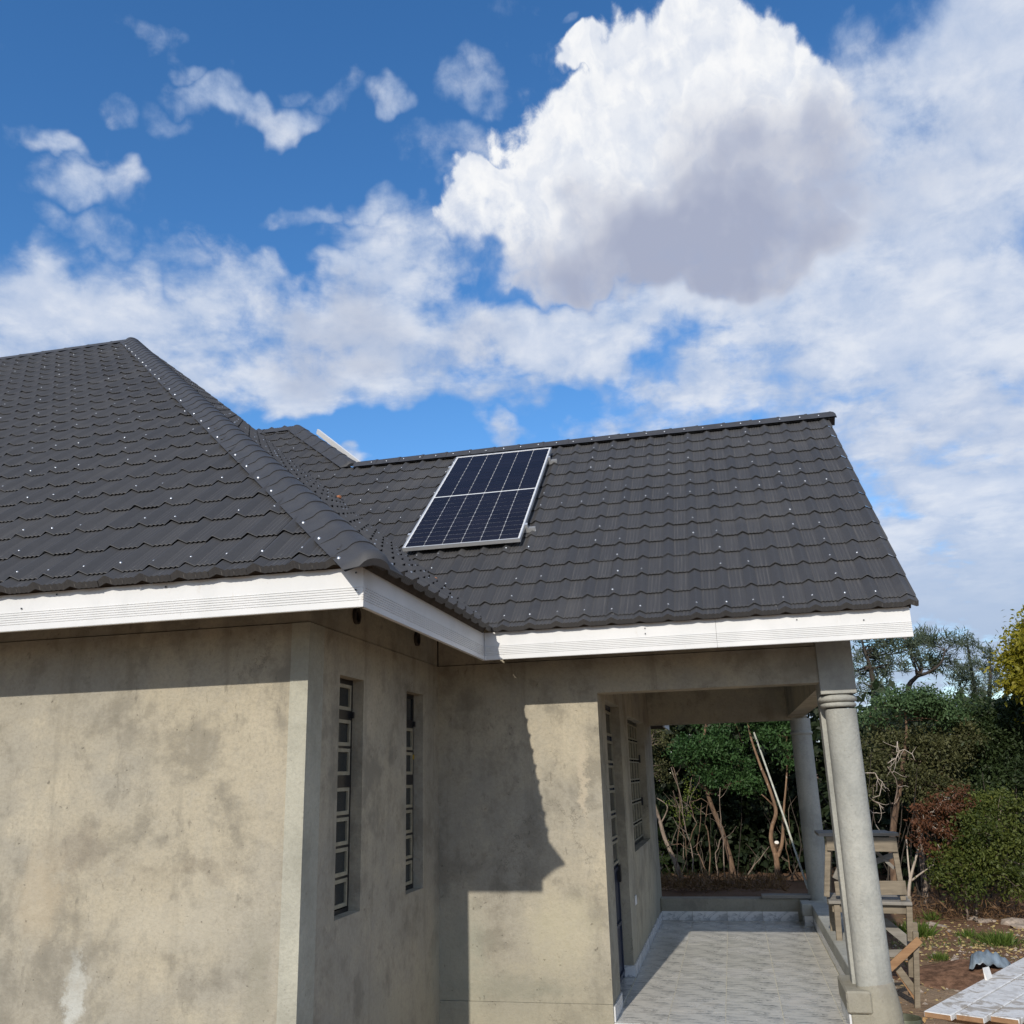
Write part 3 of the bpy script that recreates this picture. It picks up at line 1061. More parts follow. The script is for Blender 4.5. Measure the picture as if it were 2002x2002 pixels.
SA = Slope((0, YE1, ZT), (1, 0, 0), (0, CP, SP), (0, -SP, CP))
SB_ = Slope((XE, 0, ZT), (0, 1, 0), (-CP, 0, SP), (SP, 0, CP))
SC_ = Slope((0, YE2, ZT), (1, 0, 0), (0, CP, SP), (0, -SP, CP))


def slab(name, pts, n, th=.05, low=.012):
    n = Vector(n)
    pts = [Vector(p) - n * low for p in pts]
    k = len(pts)
    mb = MB().add(pts + [p - n * th for p in pts], [tuple(range(k)), tuple(range(k, 2 * k))[::-1]] + [(i, k + i, k + (i + 1) % k, (i + 1) % k) for i in range(k)])
    me = mb.mesh(name, 'dark_timber')
    bm = bmesh.new()
    bm.from_mesh(me)
    bmesh.ops.recalc_face_normals(bm, faces=bm.faces)
    bm.to_mesh(me)
    bm.free()
    return put(name, me, house)


e_ = .03
vtop = Vector((XE - BK - .014, YBK, ZBK))
dA = slab('roof_slope', [(-11, YE1 + e_, ZT + e_ * TP), (XE - e_, YE1 + e_, ZT + e_ * TP), APEX, (-11, APEX.y, APEX.z)], SA.n)
dB = slab('roof_slope', [(XE - e_, YE1 + e_, ZT + e_ * TP), (XE - e_, YE2 - .01, ZT + e_ * TP), vtop, (XE - RUN, YE1 + RUN, APEX.z)], SB_.n)
dC = slab('roof_slope', [(XE + .02, YE2 + e_, ZT + e_ * TP), (XV - .04, YE2 + e_, ZT + e_ * TP), (XV - .04, YR2, ZR2), (HB - YR2, YR2, ZR2), (HB - YBK, YBK, ZBK), vtop], SC_.n)
# slopes that face away from the street
slab('roof_slope', [(XV - .04, YR2, ZR2), (HB - YR2 - 2, YR2, ZR2), (HB - YR2 - 2, YR2 + 3.2, ZR2 - 3.2 * TP), (XV - .04, YR2 + 3.2, ZR2 - 3.2 * TP)], (0, SP, CP))
slab('roof_slope', [(HB - YBK, YBK, ZBK), (HB - YR2, YR2 + .02, ZR2), (HB - YR2, YR2 + 6, ZR2), (HB - YBK, YBK + 3, ZBK)], (SP, 0, CP))
slab('roof_slope', [(-11, APEX.y, APEX.z), (APEX.x, APEX.y, APEX.z), (APEX.x + 6, APEX.y + 6.2, ZT), (-11, APEX.y + 6.2, ZT)], (0, SP, CP))

MOD = .2073
PROF = [(-.047, 0), (-.003, .026), (.003, .026), (.047, 0)] + [(.047 + (MOD - .094) * k / 8, .0062 if k % 2 else 0) for k in range(1, 9)]
GAP, LIP = .0125, .003


def tile_mesh(pitch, mod, drop=0.0):
    s = mod / MOD
    vs, fs, wr = [], [], []
    k = len(PROF)
    for u, h in PROF:
        vs.append((u * s, -.004, h * (.75 if drop else 1.14) + GAP - drop))
    for u, h in PROF:
        vs.append((u * s, 0, h * (1 if drop else 1.14) + GAP + LIP))
    for u, h in PROF:
        vs.append((u * s, pitch + .030, h + .001))
    for i in range(k - 1):
        fs.append((i, i + 1, k + i + 1, k + i))
        fs.append((k + i, k + i + 1, 2 * k + i + 1, 2 * k + i))
        wr += [.35, (.75 if i % 2 else .30) if i > 2 else .08]  # one flank of each small rib gets a paler tone than the other
    me = bpy.data.meshes.new('roof_tile')
    me.from_pydata(vs, [], fs)
    a = me.attributes.new('rib_stripe', 'FLOAT', 'FACE')
    a.data.foreach_set('value', wr)
    me.materials.append(MATS['roof_tile_grit'])
    return me


def px_area(P):
    """Size of a quad in the photograph, square pixels; 0 outside the frame."""
    q = []
    for p in P:
        d = p - CAM
        z = d.dot(CF)
        if z < .1:
            return 0
        q.append((1001 + FPX * d.dot(CR) / z, 1001 - FPX * d.dot(CU) / z))
    mx_, my_ = sum(a for a, _ in q) / 4, sum(b for _, b in q) / 4
    if not (0 < mx_ < 2002 and 0 < my_ < 2002):
        return 0
    return abs(sum(q[i][0] * q[(i + 1) % 4][1] - q[(i + 1) % 4][0] * q[i][1] for i in range(4))) / 2


cand = []       # (area, slope, deck, u, w, cuts, pitch, mod, row)


def lay(slope, deck, u0, u1, w1, pitch, mod, first, cuts, ushift=0.0):
    """Rows of tiles over a slope. CUTS: (normal, constant) half spaces normal . p > constant to keep (world space)."""
    row = 0
    wv = 0.0
    full = pitch
    while wv < w1:
        pitch = first if row == 0 else full
        k0 = math.floor((u0 - ushift) / mod)
        k1 = math.ceil((u1 - ushift) / mod)
        for k in range(k0, k1 + 1):
            u = ushift + k * mod
            ua, ub = u - .048 * mod / MOD, u + (MOD - .048) * mod / MOD
            wa, wb = wv, wv + pitch
            P = [slope.p(ua, wv), slope.p(ub, wv), slope.p(ub, wb + .03), slope.p(ua, wb + .03)]
            inside, cut = True, []
            for (n_, c_) in cuts:
                s_ = [Vector(n_).dot(p) - c_ for p in P]
                if max(s_) <= 0:
                    inside = False
                elif min(s_) < 0:
                    cut.append((n_, c_))
            if inside:
                cand.append([px_area(P), slope, deck, u, wv, cut, pitch, mod, row])
        wv = first if row == 0 else wv + pitch
        row += 1


PA, PC = .325, .304
MA = .2225
WTOP = RUN / CP
lay(SA, dA, -10.5, XE + .3, WTOP - .30, PA, MA, .095, [((-1, -1, 0), -AB - .0)], ushift=-2.345)
lay(SB_, dB, YE1 - .3, YE2 + 5.2, WTOP - .25, PC, MOD, .08, [((1, 1, 0), AB), ((-1, -1, 0), -BC + .012)], ushift=6.55)
WR2 = (YR2 - YE2) / CP
lay(SC_, dC, XE - 6, XV + .1, (YBK - YE2) / CP - .12, PC, MOD, .08,
    [((1, 1, 0), BC + .012), ((-1, 0, 0), -XV)], ushift=.0615)
# above the ridge of the verandah wing only the strip left of the hip is left
kept = []
for c in cand:
    if c[2] is dC:
        wv = c[4]
        if wv > WR2 - .12 and c[3] > HB - YR2 - .1 - (wv - WR2) * CP * 0:
            if not (wv < WR2 - .16):
                continue
        if wv + PC > WR2:
            c[5] = c[5] + [((-1, -1, 0), -HB)]
            P = [SC_.p(c[3] - .046, wv), SC_.p(c[3] - .046, wv + PC)]
            if all(p.x + p.y > HB for p in P):
                continue
    kept.append(c)
cand = kept
tm = {PA: tile_mesh(PA, MA), PC: tile_mesh(PC, MOD), .095: tile_mesh(.095, MA, .034), .08: tile_mesh(.08, MOD, .034)}


def cut_tile(c):
    """The tile's mesh in world space, cut along hips, valleys and the verge."""
    _, slope, deck, u, wv, cut, pitch, mod, row = c
    bm = bmesh.new()
    bm.from_mesh(tm[pitch])
    bm.transform(slope.mat(u, wv))
    for n_, c_ in cut:
        n_ = Vector(n_)
        bmesh.ops.bisect_plane(bm, geom=bm.verts[:] + bm.edges[:] + bm.faces[:], plane_co=n_ * (c_ / n_.length_squared), plane_no=-n_, clear_outer=True)
    return bm


order = sorted([c for c in cand if c[2] is not dB], key=lambda c: -c[0])
single = {id(c) for c in order[:300]}
rest = {}
for c in cand:
    if id(c) in single:
        tilt = Matrix.Rotation(random.gauss(0, .0022), 4, 'X') @ Matrix.Translation((0, random.gauss(0, .0015), random.gauss(0, .0007)))
        mw = c[1].mat(c[3], c[4])
        if c[5]:
            bm = cut_tile(c)
            bm.transform(mw.inverted())
            if len(bm.faces) < 1:
                bm.free()
                continue
            me = bpy.data.meshes.new('roof_tile')
            bm.to_mesh(me)
            bm.free()
            me.materials.append(MATS['roof_tile_grit'])
        else:
            me = tm[c[6]]
        put('roof_tile', me, c[2], mw @ tilt)
    else:
        rest.setdefault(c[2].name, []).append(c)
for nm, lst in rest.items():
    vs, fs, wr = [], [], []
    for c in lst:
        bm = cut_tile(c)
        ly = bm.faces.layers.float['rib_stripe']
        bm.verts.index_update()
        k = len(vs)
        jz = c[1].n * random.gauss(0, .0008)
        vs += [tuple(v.co + jz) for v in bm.verts]
        fs += [tuple(v.index + k for v in f.verts) for f in bm.faces]
        wr += [f[ly] for f in bm.faces]
        bm.free()
    ro = MB().add(vs, fs).build('roof_tiles', 'roof_tile_grit', bpy.data.objects[nm], kind='stuff')
    ro.data.attributes.new('rib_stripe', 'FLOAT', 'FACE').data.foreach_set('value', wr)

# screws with bright washers, on some rows only
SEG = 8


def screw(mb, slope, u, wv, h, r=.0085):
    u += random.gauss(0, .006)
    wv += random.gauss(0, .006)
    vs = [slope.p(u + r * math.cos(2 * math.pi * k / SEG), wv + r * math.sin(2 * math.pi * k / SEG), h) for k in range(SEG)]
    vs += [slope.p(u + r * .55 * math.cos(2 * math.pi * k / SEG), wv + r * .55 * math.sin(2 * math.pi * k / SEG), h + .007) for k in range(SEG)]
    mb.add(vs, [(k, (k + 1) % SEG, SEG + (k + 1) % SEG, SEG + k) for k in range(SEG)] + [tuple(range(SEG, 2 * SEG))])


scr = {}
for c in cand:
    _, slope, deck, u, wv, cut, pitch, mod, row = c
    if row == 0:
        continue
    k = round(u / mod)
    if slope is SA:
        on = row == 1 or (row % 2 == 1 and (k + row) % 7 not in (0, 3)) or (row % 2 == 0 and (k * 3 + row) % 11 == 0)
    elif slope is SC_:
        on = row == 1 or row == 8 or (row % 7 not in (0,) and (k + (row // 5)) % 4 in ((0, 1) if row % 2 else (0,)) and random.random() < .85)
    else:
        on = random.random() < .45
    if not on:
        continue
    p = slope.p(u, wv + .06)
    s_ = p.x + p.y
    if slope is SA and s_ > AB - .22 or slope is SB_ and (s_ < AB + .25 or s_ > BC - .05) or slope is SC_ and s_ < BC + .05:
        continue
    if slope is SC_ and wv + .06 > WR2 - .1 and s_ > HB - .2:
        continue
    if slope is SC_ and p.x > XV - .09:
        continue
    screw(scr.setdefault(deck.name, MB()), slope, u, wv + .055, GAP + LIP + .022)
for nm, mb in scr.items():
    mb.build('roof_screws', 'galvanised', bpy.data.objects[nm], smooth=True, kind='stuff')


# hip and ridge caps
def cap_run(name, p, q, right, sect, seg, bell, parent=None, m='roof_cap_grit', scr_at=None):
    """Cap pieces from the low end P to the high end Q; RIGHT is the sideways direction; SECT (a, h) pairs."""
    p, q, right = Vector(p), Vector(q), Vector(right).normalized()
    d = (q - p)
    L = d.length
    d.normalize()
    up = right.cross(d).normalized()
    if up.z < 0:
        up = -up
    strip = MB()
    k = len(sect)
    flat = [(a, h - .02) for a, h in (sect[0], sect[-1])]
    vs = [e + right * a + up * h for e in (p, q) for a, h in ((sect[0][0] * .9, sect[0][1] - .012), (0, sect[k // 2][1] - .035), (sect[-1][0] * .9, sect[-1][1] - .012))]
    strip.add(vs, [(0, 1, 4, 3), (1, 2, 5, 4)])
    so = strip.build(name, m, house)
    n = max(1, round(L / seg))
    st = L / n
    for i in range(n):
        a0, a1 = st * i, st * (i + 1) + (.03 if i < n - 1 else 0)
        vs = []
        mid = [(0, bell - .030), (.02, bell - .010), (.055, bell)] if i == 0 else [(0, bell)]
        mid += [(.022, bell)] if i else []
        mid += [ (.075 if i == 0 else .034, bell * .35), (st * .55, bell * .12), (a1 - a0, -.002)]
        for t, g in mid:
            for (a, h) in sect:
                gr = g if abs(a) < .095 else g * .15
                vs.append(p + d * (a0 + t) + right * (a * (1 + gr * 1.5)) + up * (h + gr))
        fs = []
        for r in range(len(mid) - 1):
            for j in range(k - 1):
                fs.append((r * k + j, r * k + j + 1, (r + 1) * k + j + 1, (r + 1) * k + j))
        nv = len(vs)
        if i == 0:
            vs.append(p + up * (-.01))
            fs += [(nv, j, j + 1) for j in range(k - 1)]
        else:
            base = [p + d * a0 + right * a + up * (h - (.012 if abs(a) < .095 else .0005)) for a, h in sect]
            vs += base
            fs += [(j, j + 1, nv + j + 1, nv + j) for j in range(k - 1)]
        MB().add(vs, fs).build('ridge_cap', m, so, smooth=rad(35))
    return so, d, up, right


HS = .583      # fall of the slopes beside a hip per metre sideways
_half = [(.168, -HS * .168 + .048), (.088, -HS * .088 + .052), (.080, .012), (.068, .026), (.049, .040), (.025, .048)]
hip_sect = [(-a, h) for a, h in _half] + [(0, .050)] + _half[::-1]
p0 = Vector((XE + .022, YE1 - .022, ZT - .018))
hA, hd, hu, hr = cap_run('hip_ridge', p0, APEX, (1, 1, 0), hip_sect, .205, .005)
mb = MB()
for k in range(29):
    for sd_ in (-1, 1):
        if random.random() < .9:
            pp = p0 + hd * (.12 + k * .35 + random.uniform(-.03, .03)) + hr * (sd_ * .145) + hu * (-HS * .145 + .050)
            nn = (SA.n if sd_ < 0 else SB_.n)
            for j in range(1):
                t1 = nn.cross(hd).normalized()
                t2 = nn.cross(t1)
                r = .011
                vs = [pp + t1 * (r * math.cos(2 * math.pi * i / SEG)) + t2 * (r * math.sin(2 * math.pi * i / SEG)) for i in range(SEG)]
                vs += [pp + nn * .008 + t1 * (.5 * r * math.cos(2 * math.pi * i / SEG)) + t2 * (.5 * r * math.sin(2 * math.pi * i / SEG)) for i in range(SEG)]
                mb.add(vs, [(i, (i + 1) % SEG, SEG + (i + 1) % SEG, SEG + i) for i in range(SEG)] + [tuple(range(SEG, 2 * SEG))])
mb.build('roof_screws', 'galvanised', hA, smooth=True, kind='stuff')
RS = TP
rsect = [(-.135, -RS * .135 + .034), (-.075, -RS * .075 + .036), (-.058, -.006), (-.03, .018), (0, .026), (.03, .018), (.058, -.006), (.075, -RS * .075 + .036), (.135, -RS * .135 + .034)]
cap_run('ridge', (XV + .085, YR2, ZR2 + .028), (HB - YR2 + .05, YR2, ZR2 + .028), (0, 1, 0), rsect, .30, .006)
cap_run('ridge', (-10.9, APEX.y, APEX.z), (APEX.x + .05, APEX.y, APEX.z), (0, -1, 0), rsect, .38, .006)
cap_run('ridge', (HB - YBK - .05, YBK, ZBK + .015), (vtop.x - .3, YBK, ZBK + .015), (0, 1, 0), rsect, .38, .006)
hB2, hd2, hu2, hr2 = cap_run('hip_ridge', (HB - YR2 + .02, YR2 - .02, ZR2 + .01), (HB - YBK, YBK, ZBK + .01), (1, 1, 0), [(a * .9, h) for a, h in hip_sect[:-1]] + [(.11, -.03)], .38, .006)
# ridge screws on the verandah wing
mb = MB()
sR = Slope((0, YR2, ZR2 + .028), (1, 0, 0), (0, CP, SP), (0, -SP, CP))
for k in range(26):
    screw(mb, sR, XV - .1 - k * .207, -.125, .045)
mb.build('roof_screws', 'galvanised', dC, smooth=True, kind='stuff')
# white flashing board behind the far hip, gable board on the verge
b0, b1 = Vector((HB - YR2 + .14, YR2 + .12, ZR2 + .02)), Vector((HB - YBK + .26, YBK + .12, ZBK + .0))
MB().beam(b0 - Vector((0, 0, .03)), b1 - Vector((0, 0, .03)), .07, .03).build('flashing_board', 'white_board', house)
gb = MB()
for (ya, yb, s_) in ((YE2 + .04, YR2, 1), (YR2 * 2 - YE2 - .04, YR2, -1)):
    z0_, z1_ = ZT - .03, ZR2 - .03
    gb.beam((XRE - .03, ya + .1 * s_, z0_ - .13), (XRE - .03, yb, z1_ - .19), .16, .02, (0, 0, 1))
gb.build('gable_board', 'white_board', house)
MB().add([(XRE - .2, Y2, 2.95), (XRE - .2, 12.3, 2.95), (XRE - .2, YR2, ZR2 - .12), (XRE - .36, Y2, 2.95), (XRE - .36, 12.3, 2.95), (XRE - .36, YR2, ZR2 - .12)],
         [(0, 1, 2), (5, 4, 3), (0, 3, 4, 1), (1, 4, 5, 2), (2, 5, 3, 0)]).build('gable_wall', 'cement_plaster', house)
# lower rear eave: only its end shows past the verandah wall
fascia((-.855, 13.2), (-.855, 14.30), (1, 0), 2.325, 2.54)
MB().box((-3, 13.2, 2.35), (-.88, 14.30, 2.375)).build('eave_board', 'dark_timber', house)
MB().box((-4, 12.4, ZG), (-1.35, 13.9, 2.34)).build('rear_wall', 'cement_plaster', house)
slab('roof_slope', [(-.84, 12.5, 2.57), (-.84, 14.35, 2.57), (-2.9, 14.35, 2.57 + 2.06 * TP), (-2.9, 12.5, 2.57 + 2.06 * TP)], (SP, 0, CP))

# ------------------------------------------------------------------ solar panel
PX0, PX1 = -2.773, -1.660
sl = Slope((0, YE2, ZT), (1, 0, 0), (0, CP, SP), (0, -SP, CP))
wp0, wp1 = 1.395, 3.775
HP = .066
panel = root('solar_panel', sl.p((PX0 + PX1) / 2, wp0, 0), 'dark blue solar panel in a silver frame lying on the roof slope', 'solar panel')


def on_slope(mb, u0, u1, w0, w1, h0, h1):
    vs = [sl.p(u, wv, h) for h in (h0, h1) for u, wv in ((u0, w0), (u1, w0), (u1, w1), (u0, w1))]
    return mb.add(vs, [(0, 3, 2, 1), (4, 5, 6, 7), (0, 1, 5, 4), (1, 2, 6, 5), (2, 3, 7, 6), (3, 0, 4, 7)])


FW = .010
mb = MB()
on_slope(mb, PX0, PX1, wp0, wp0 + FW, HP, HP + .036)
on_slope(mb, PX0, PX1, wp1 - FW, wp1, HP, HP + .036)
on_slope(mb, PX0, PX0 + FW, wp0 + FW, wp1 - FW, HP, HP + .036)
on_slope(mb, PX1 - FW, PX1, wp0 + FW, wp1 - FW, HP, HP + .036)
mb.build('frame', 'aluminium', panel)
on_slope(MB(), PX0 + FW, PX1 - FW, wp0 + FW, wp1 - FW, HP + .02, HP + .030).build('back_sheet', 'cell_back', panel)
NC, NR = 6, 24
cu0, cu1 = PX0 + FW + .012, PX1 - FW - .012
cw0, cw1 = wp0 + FW + .014, wp1 - FW - .014
cmid = (cw0 + cw1) / 2
cell_u = (cu1 - cu0) / NC
cell_w = (cw1 - cw0 - .018) / NR
g1, g2 = .0017, .0025
cv = [(-cell_u / 2 + g1, -cell_w / 2 + g2), (cell_u / 2 - g1, -cell_w / 2 + g2), (cell_u / 2 - g1, cell_w / 2 - g2), (-cell_u / 2 + g1, cell_w / 2 - g2)]
ch = .005
oct_ = []
for (a, b), (sx_, sy_) in zip(cv, ((1, 1), (-1, 1), (-1, -1), (1, -1))):
    if sx_ * sy_ > 0:
        oct_ += [(a, b + sy_ * ch), (a + sx_ * ch, b)]
    else:
        oct_ += [(a + sx_ * ch, b), (a, b + sy_ * ch)]
me = MB().add([(a, b, 0) for a, b in oct_] + [(a, b, .0015) for a, b in oct_],
              [tuple(range(8, 16))] + [(i, (i + 1) % 8, 8 + (i + 1) % 8, 8 + i) for i in range(8)]).mesh('solar_cell', 'solar_cell')
for i in range(NC):
    for j in range(NR):
        wv = cw0 + cell_w * (j + .5) + (.018 if j >= NR // 2 else 0)
        m_ = sl.mat(cu0 + cell_u * (i + .5), wv)
        m_.translation = m_.translation + sl.n * (HP + .0305)
        put('solar_cell', me, panel, m_)
for wv in (wp0 + .30, wp1 - .32):
    mb = MB()
    on_slope(mb, PX0 - .05, PX1 + .09, wv - .018, wv - .013, HP - .045, HP - .001)
    on_slope(mb, PX0 - .05, PX1 + .09, wv + .013, wv + .018, HP - .045, HP - .001)
    on_slope(mb, PX0 - .05, PX1 + .09, wv - .013, wv + .013, HP - .045, HP - .038)
    ro = mb.build('rail', 'aluminium', panel)
    for u in (PX0 - .012, PX1 + .012):
        on_slope(MB(), u - .012, u + .012, wv - .02, wv + .02, HP + .0, HP + .039).build('clamp', 'aluminium', ro)
    for u in (PX0 + .2, PX1 - .2):
        on_slope(MB(), u - .02, u + .02, wv - .012, wv + .012, .005, HP - .046).build('rail_foot', 'aluminium', ro)


# broken brick lying in the valley
def lump(p, r, n, m, label, cat, group=None, sq=(1.4, .8, .6)):
    bm = bmesh.new()
    bmesh.ops.create_icosphere(bm, subdivisions=1, radius=1)
    for v in bm.verts:
        v.co *= random.uniform(.75, 1.15)
        v.co = Vector((v.co.x * sq[0], v.co.y * sq[1], v.co.z * sq[2])) * r
    me = bpy.data.meshes.new(n)
    bm.to_mesh(me)
    bm.free()
    me.materials.append(MATS[m])
    o = put(n, me, None, Matrix.Translation(Vector(p)) @ Matrix.Rotation(random.uniform(0, 6), 4, 'Z'))
    return tag(o, label, cat, group)


def on_c(u, v, h):
    d = ray(u, v)
    c = SC_.n.dot(SC_.o) + h
    return CAM + d * ((c - SC_.n.dot(CAM)) / SC_.n.dot(d))


lump(on_c(663, 973, .045), .042, 'brick_fragment', 'fired_brick', 'orange brick fragment lying high in the roof valley left of the solar panel', 'brick', sq=(1.6, .8, .7))
lump(on_c(851, 1131, .04), .026, 'brick_fragment', 'fired_brick', 'small orange brick chip low in the roof valley below the solar panel', 'brick', sq=(1.5, .7, .5))

# ------------------------------------------------------------------ things about the yard
Z5 = lambda x, y: (1500 + x * .20704, 1602 + y * .20704)


def z5(x, y, d):
    return at(*Z5(x, y), d)


# lower trestle of the scaffold
tr = root('scaffold_trestle', (1.15, 9.7, -.31), 'tall rough timber trestle with plank platform and crossed braces behind the front column', 'trestle')
YA, YB = 9.45, 9.98


def board(par, name, p, q, wd, th=.022, m='weathered_wood', up=(0, 0, 1)):
    o = MB().beam(p, q, wd, th, up, .05).build(name, m, par, bevel=.002)
    return local(o, (Vector(p) + Vector(q)) / 2)


zpl = .545
for k, (ya, yb) in enumerate(((YA - .04, YA + .14), (YA + .15, YA + .33), (YA + .34, YB + .02))):
    board(tr, 'plank', (.76 + .02 * k, (ya + yb) / 2, zpl), (1.475 + .015 * k, (ya + yb) / 2, zpl - .012), yb - ya, .028, 'grey_wood', (0, 1, 0))
for yy in (YA, YB):
    dy_ = yy - YA
    sh = Vector((.085 * dy_ / .53, 0, 0))
    board(tr, 'leg', z5(1338, 795, YA) + sh + Vector((0, dy_, 0)), z5(1352, 1150, YA) + sh + Vector((0, dy_, 0)), .05, .035)
    board(tr, 'leg', z5(1400, 1060, YA - .03) + sh + Vector((0, dy_, 0)), z5(1418, 1790, YA - .03) + sh + Vector((0, dy_, 0)), .047, .04)
    board(tr, 'leg', (.83, yy, .52), (.80, yy, -.33), .05, .04)
board(tr, 'leg', z5(1360, 1230, YA + .03), z5(1368, 1490, YA + .03), .058, .03)
board(tr, 'brace', z5(1150, 1405, YA - .07), z5(1440, 1135, YA - .07), .066, .022, 'brown_wood')
board(tr, 'brace', z5(1090, 960, YA + .3), z5(1345, 1165, YA + .3), .085, .022, 'grey_wood')
board(tr, 'brace', z5(1130, 1265, YA + .2), z5(1310, 1262, YA + .2), .062, .022, 'grey_wood')
board(tr, 'brace', z5(1225, 1395, YA + .0), z5(1425, 1665, YA + .0), .060, .03, 'weathered_wood')
board(tr, 'brace', z5(1205, 1400, YA + .01), z5(1395, 1690, YA + .01), .030, .028, 'brown_wood')
board(tr, 'crosspiece', (.79, YA + .02, .49), (1.45, YA + .02, .478), .07, .022)
board(tr, 'crosspiece', (.79, YB - .02, .49), (1.45, YB - .02, .478), .07, .022, 'grey_wood')
# upper bench on the platform
be = root('scaffold_bench', (1.12, 9.7, .57), 'small plank topped timber bench standing on the trestle platform', 'bench')
zbt = 1.125
for k, (ya, yb) in enumerate(((YA + .0, YA + .22), (YA + .225, YA + .43))):
    board(be, 'plank', (.74, (ya + yb) / 2, zbt + .004 * k), (1.445 - .05 * k, (ya + yb) / 2, zbt - .005), yb - ya, .028, 'grey_wood', (0, 1, 0))
for yy in (YA + .05, YA + .40):
    dv = Vector((.055 * (yy - YA) / .4, yy - YA, 0))
    board(be, 'leg', z5(1190, 190, YA) + dv, z5(1288, 770, YA) + dv, .048, .03)
    board(be, 'leg', z5(575, 165, YA) + dv, z5(560, 735, YA) + dv, .05, .03)
board(be, 'apron', z5(560, 225, YA + .02), z5(1226, 240, YA + .02), .125, .022)
board(be, 'apron', z5(640, 650, YA + .02), z5(1312, 645, YA + .02), .115, .022)
board(be, 'brace', z5(1020, 300, YA + .2), z5(1200, 465, YA + .2), .03, .018, 'grey_wood')
board(be, 'brace', z5(1020, 400, YA + .3), z5(1215, 325, YA + .3), .05, .018, 'grey_wood')
board(be, 'brace', z5(640, 560, YA + .3), z5(700, 420, YA + .3), .05, .018, 'grey_wood')

# plank table, bottom right
pt = root('plank_table', (1.75, 6.7, -.31), 'low plank table splashed with white lime at the bottom right corner', 'table')
A_, B_, C_ = Vector((.935, 6.035, .400)), Vector((1.871, 7.60, .400)), Vector((1.384, 5.876, .400))
dl = (B_ - A_).normalized()
dw = (C_ - A_)
dw = (dw - dl * dw.dot(dl)).normalized()
for k in range(5):
    o_ = A_ + dw * (.155 * k + .075)
    skew = -.02 + .045 * k + random.uniform(-.02, .02)
    o = MB().beam(o_ + dl * skew, o_ + dl * (2.3 + random.uniform(-.1, .1)) + dw * random.uniform(-.004, .004) + Vector((0, 0, random.uniform(-.010, .008))), .143 + random.uniform(-.008, .004), .032, dw, .02).build('plank', 'lime_splashed_wood', pt, bevel=.004)
    o.data.materials.append(MATS['brown_wood'])
    for f_ in o.data.polygons:
        if f_.normal.dot(dl) < -.8 or f_.normal.z < -.5:
            f_.material_index = 1
for s_ in (.25, 1.9):
    for q_ in (.08, .68):
        p_ = A_ + dl * s_ + dw * q_
        board(pt, 'leg', (p_.x, p_.y, .38), (p_.x, p_.y, -.36), .06, .05, 'brown_wood')
    board(pt, 'bearer', A_ + dl * s_ + Vector((0, 0, -.05)) + dw * .03, A_ + dl * s_ + Vector((0, 0, -.05)) + dw * .74, .06, .05, 'brown_wood', (0, 0, 1))
sb = A_ + dl * .95 + dw * .02
tag(MB().add([sb + Vector((0, 0, .016)), sb + dl * .10 + Vector((0, 0, .016)), sb + dl * .12 + Vector((.0, .02, .075)), sb + dl * .02 + Vector((-.01, .0, .085)), sb + dw * .015 + Vector((0, 0, .016)), sb + dl * .1 + dw * .015 + Vector((0, 0, .016))],
             [(0, 1, 2, 3), (4, 3, 2, 5), (0, 3, 4), (1, 5, 2)]).build('paper_scrap', 'paper_scrap'), 'torn white scrap standing on the far edge of the limed plank table', 'scrap')


# metal basin at the foot of the column
def g_at(u, v, zc):
    d = ray(u, v)
    return CAM + d * ((zc - CAM.z) / d.z)


bc = g_at(1768, 1997, -.27)
n = 28
prof = [(.115, -.06), (.125, .028), (.131, .031), (.133, .027), (.128, -.06)]
mb = MB()
vs = [(bc.x + r * math.cos(2 * math.pi * k / n) * 1.05, bc.y + r * math.sin(2 * math.pi * k / n), bc.z + z) for r, z in prof for k in range(n)]
fs = [(i * n + k, i * n + (k + 1) % n, (i + 1) * n + (k + 1) % n, (i + 1) * n + k) for i in range(len(prof) - 1) for k in range(n)] + [tuple(range(n))]
tag(mb.add(vs, fs).build('metal_basin', 'metal_dark_green', smooth=rad(40)), 'round dull metal basin on the ground beside the front column base', 'basin')

# loose board on the back kerb, pole leaning in the trees
lb = MB().box((.22, Y4 - .03, .248), (.80, Y4 + .12, .288)).build('loose_plank', 'grey_wood', bevel=.003)
tag(lb, 'short grey plank lying on the back kerb beside the rear column', 'plank')
po = MB().tube([at(1587, 1760, 18.3), at(1535, 1604, 19.0), at(1474, 1432, 19.7)], [.021, .020, .018], 10).build('leaning_pole', 'pale_pole', smooth=True)
tag(po, 'long pale straight pole leaning up into the forked tree behind the verandah', 'pole')

# soil heap with a plastic sheet
hc = g_at(1930, 1898, -.25)
vs, fs = [], []
nr, na = 12, 40
for i in range(nr + 1):
    r = i / nr
    for k in range(na):
        t = 2 * math.pi * k / na
        x, y = hc.x + 1.05 * r * math.cos(t), hc.y + .75 * r * math.sin(t)
        h = .13 * (1 - r * r) ** 1.2 * (1 + .35 * mnoise.noise((x * 4, y * 4, 5))) + .03 * mnoise.noise((x * 14, y * 14, 2)) * (1 - r)
        vs.append((x, y, gz(x, y) - .015 + h))
for i in range(nr):
    for k in range(na):
        fs.append((i * na + k, (i + 1) * na + k, (i + 1) * na + (k + 1) % na, i * na + (k + 1) % na))
MB().add(vs, fs).build('soil_heap', 'turned_soil', smooth=True, kind='structure')
vs, fs = [], []
nu, nv_ = 26, 8
s0, s1, s2 = g_at(1897, 1868, -.10), g_at(1930, 1858, -.02), g_at(1975, 1880, -.16)
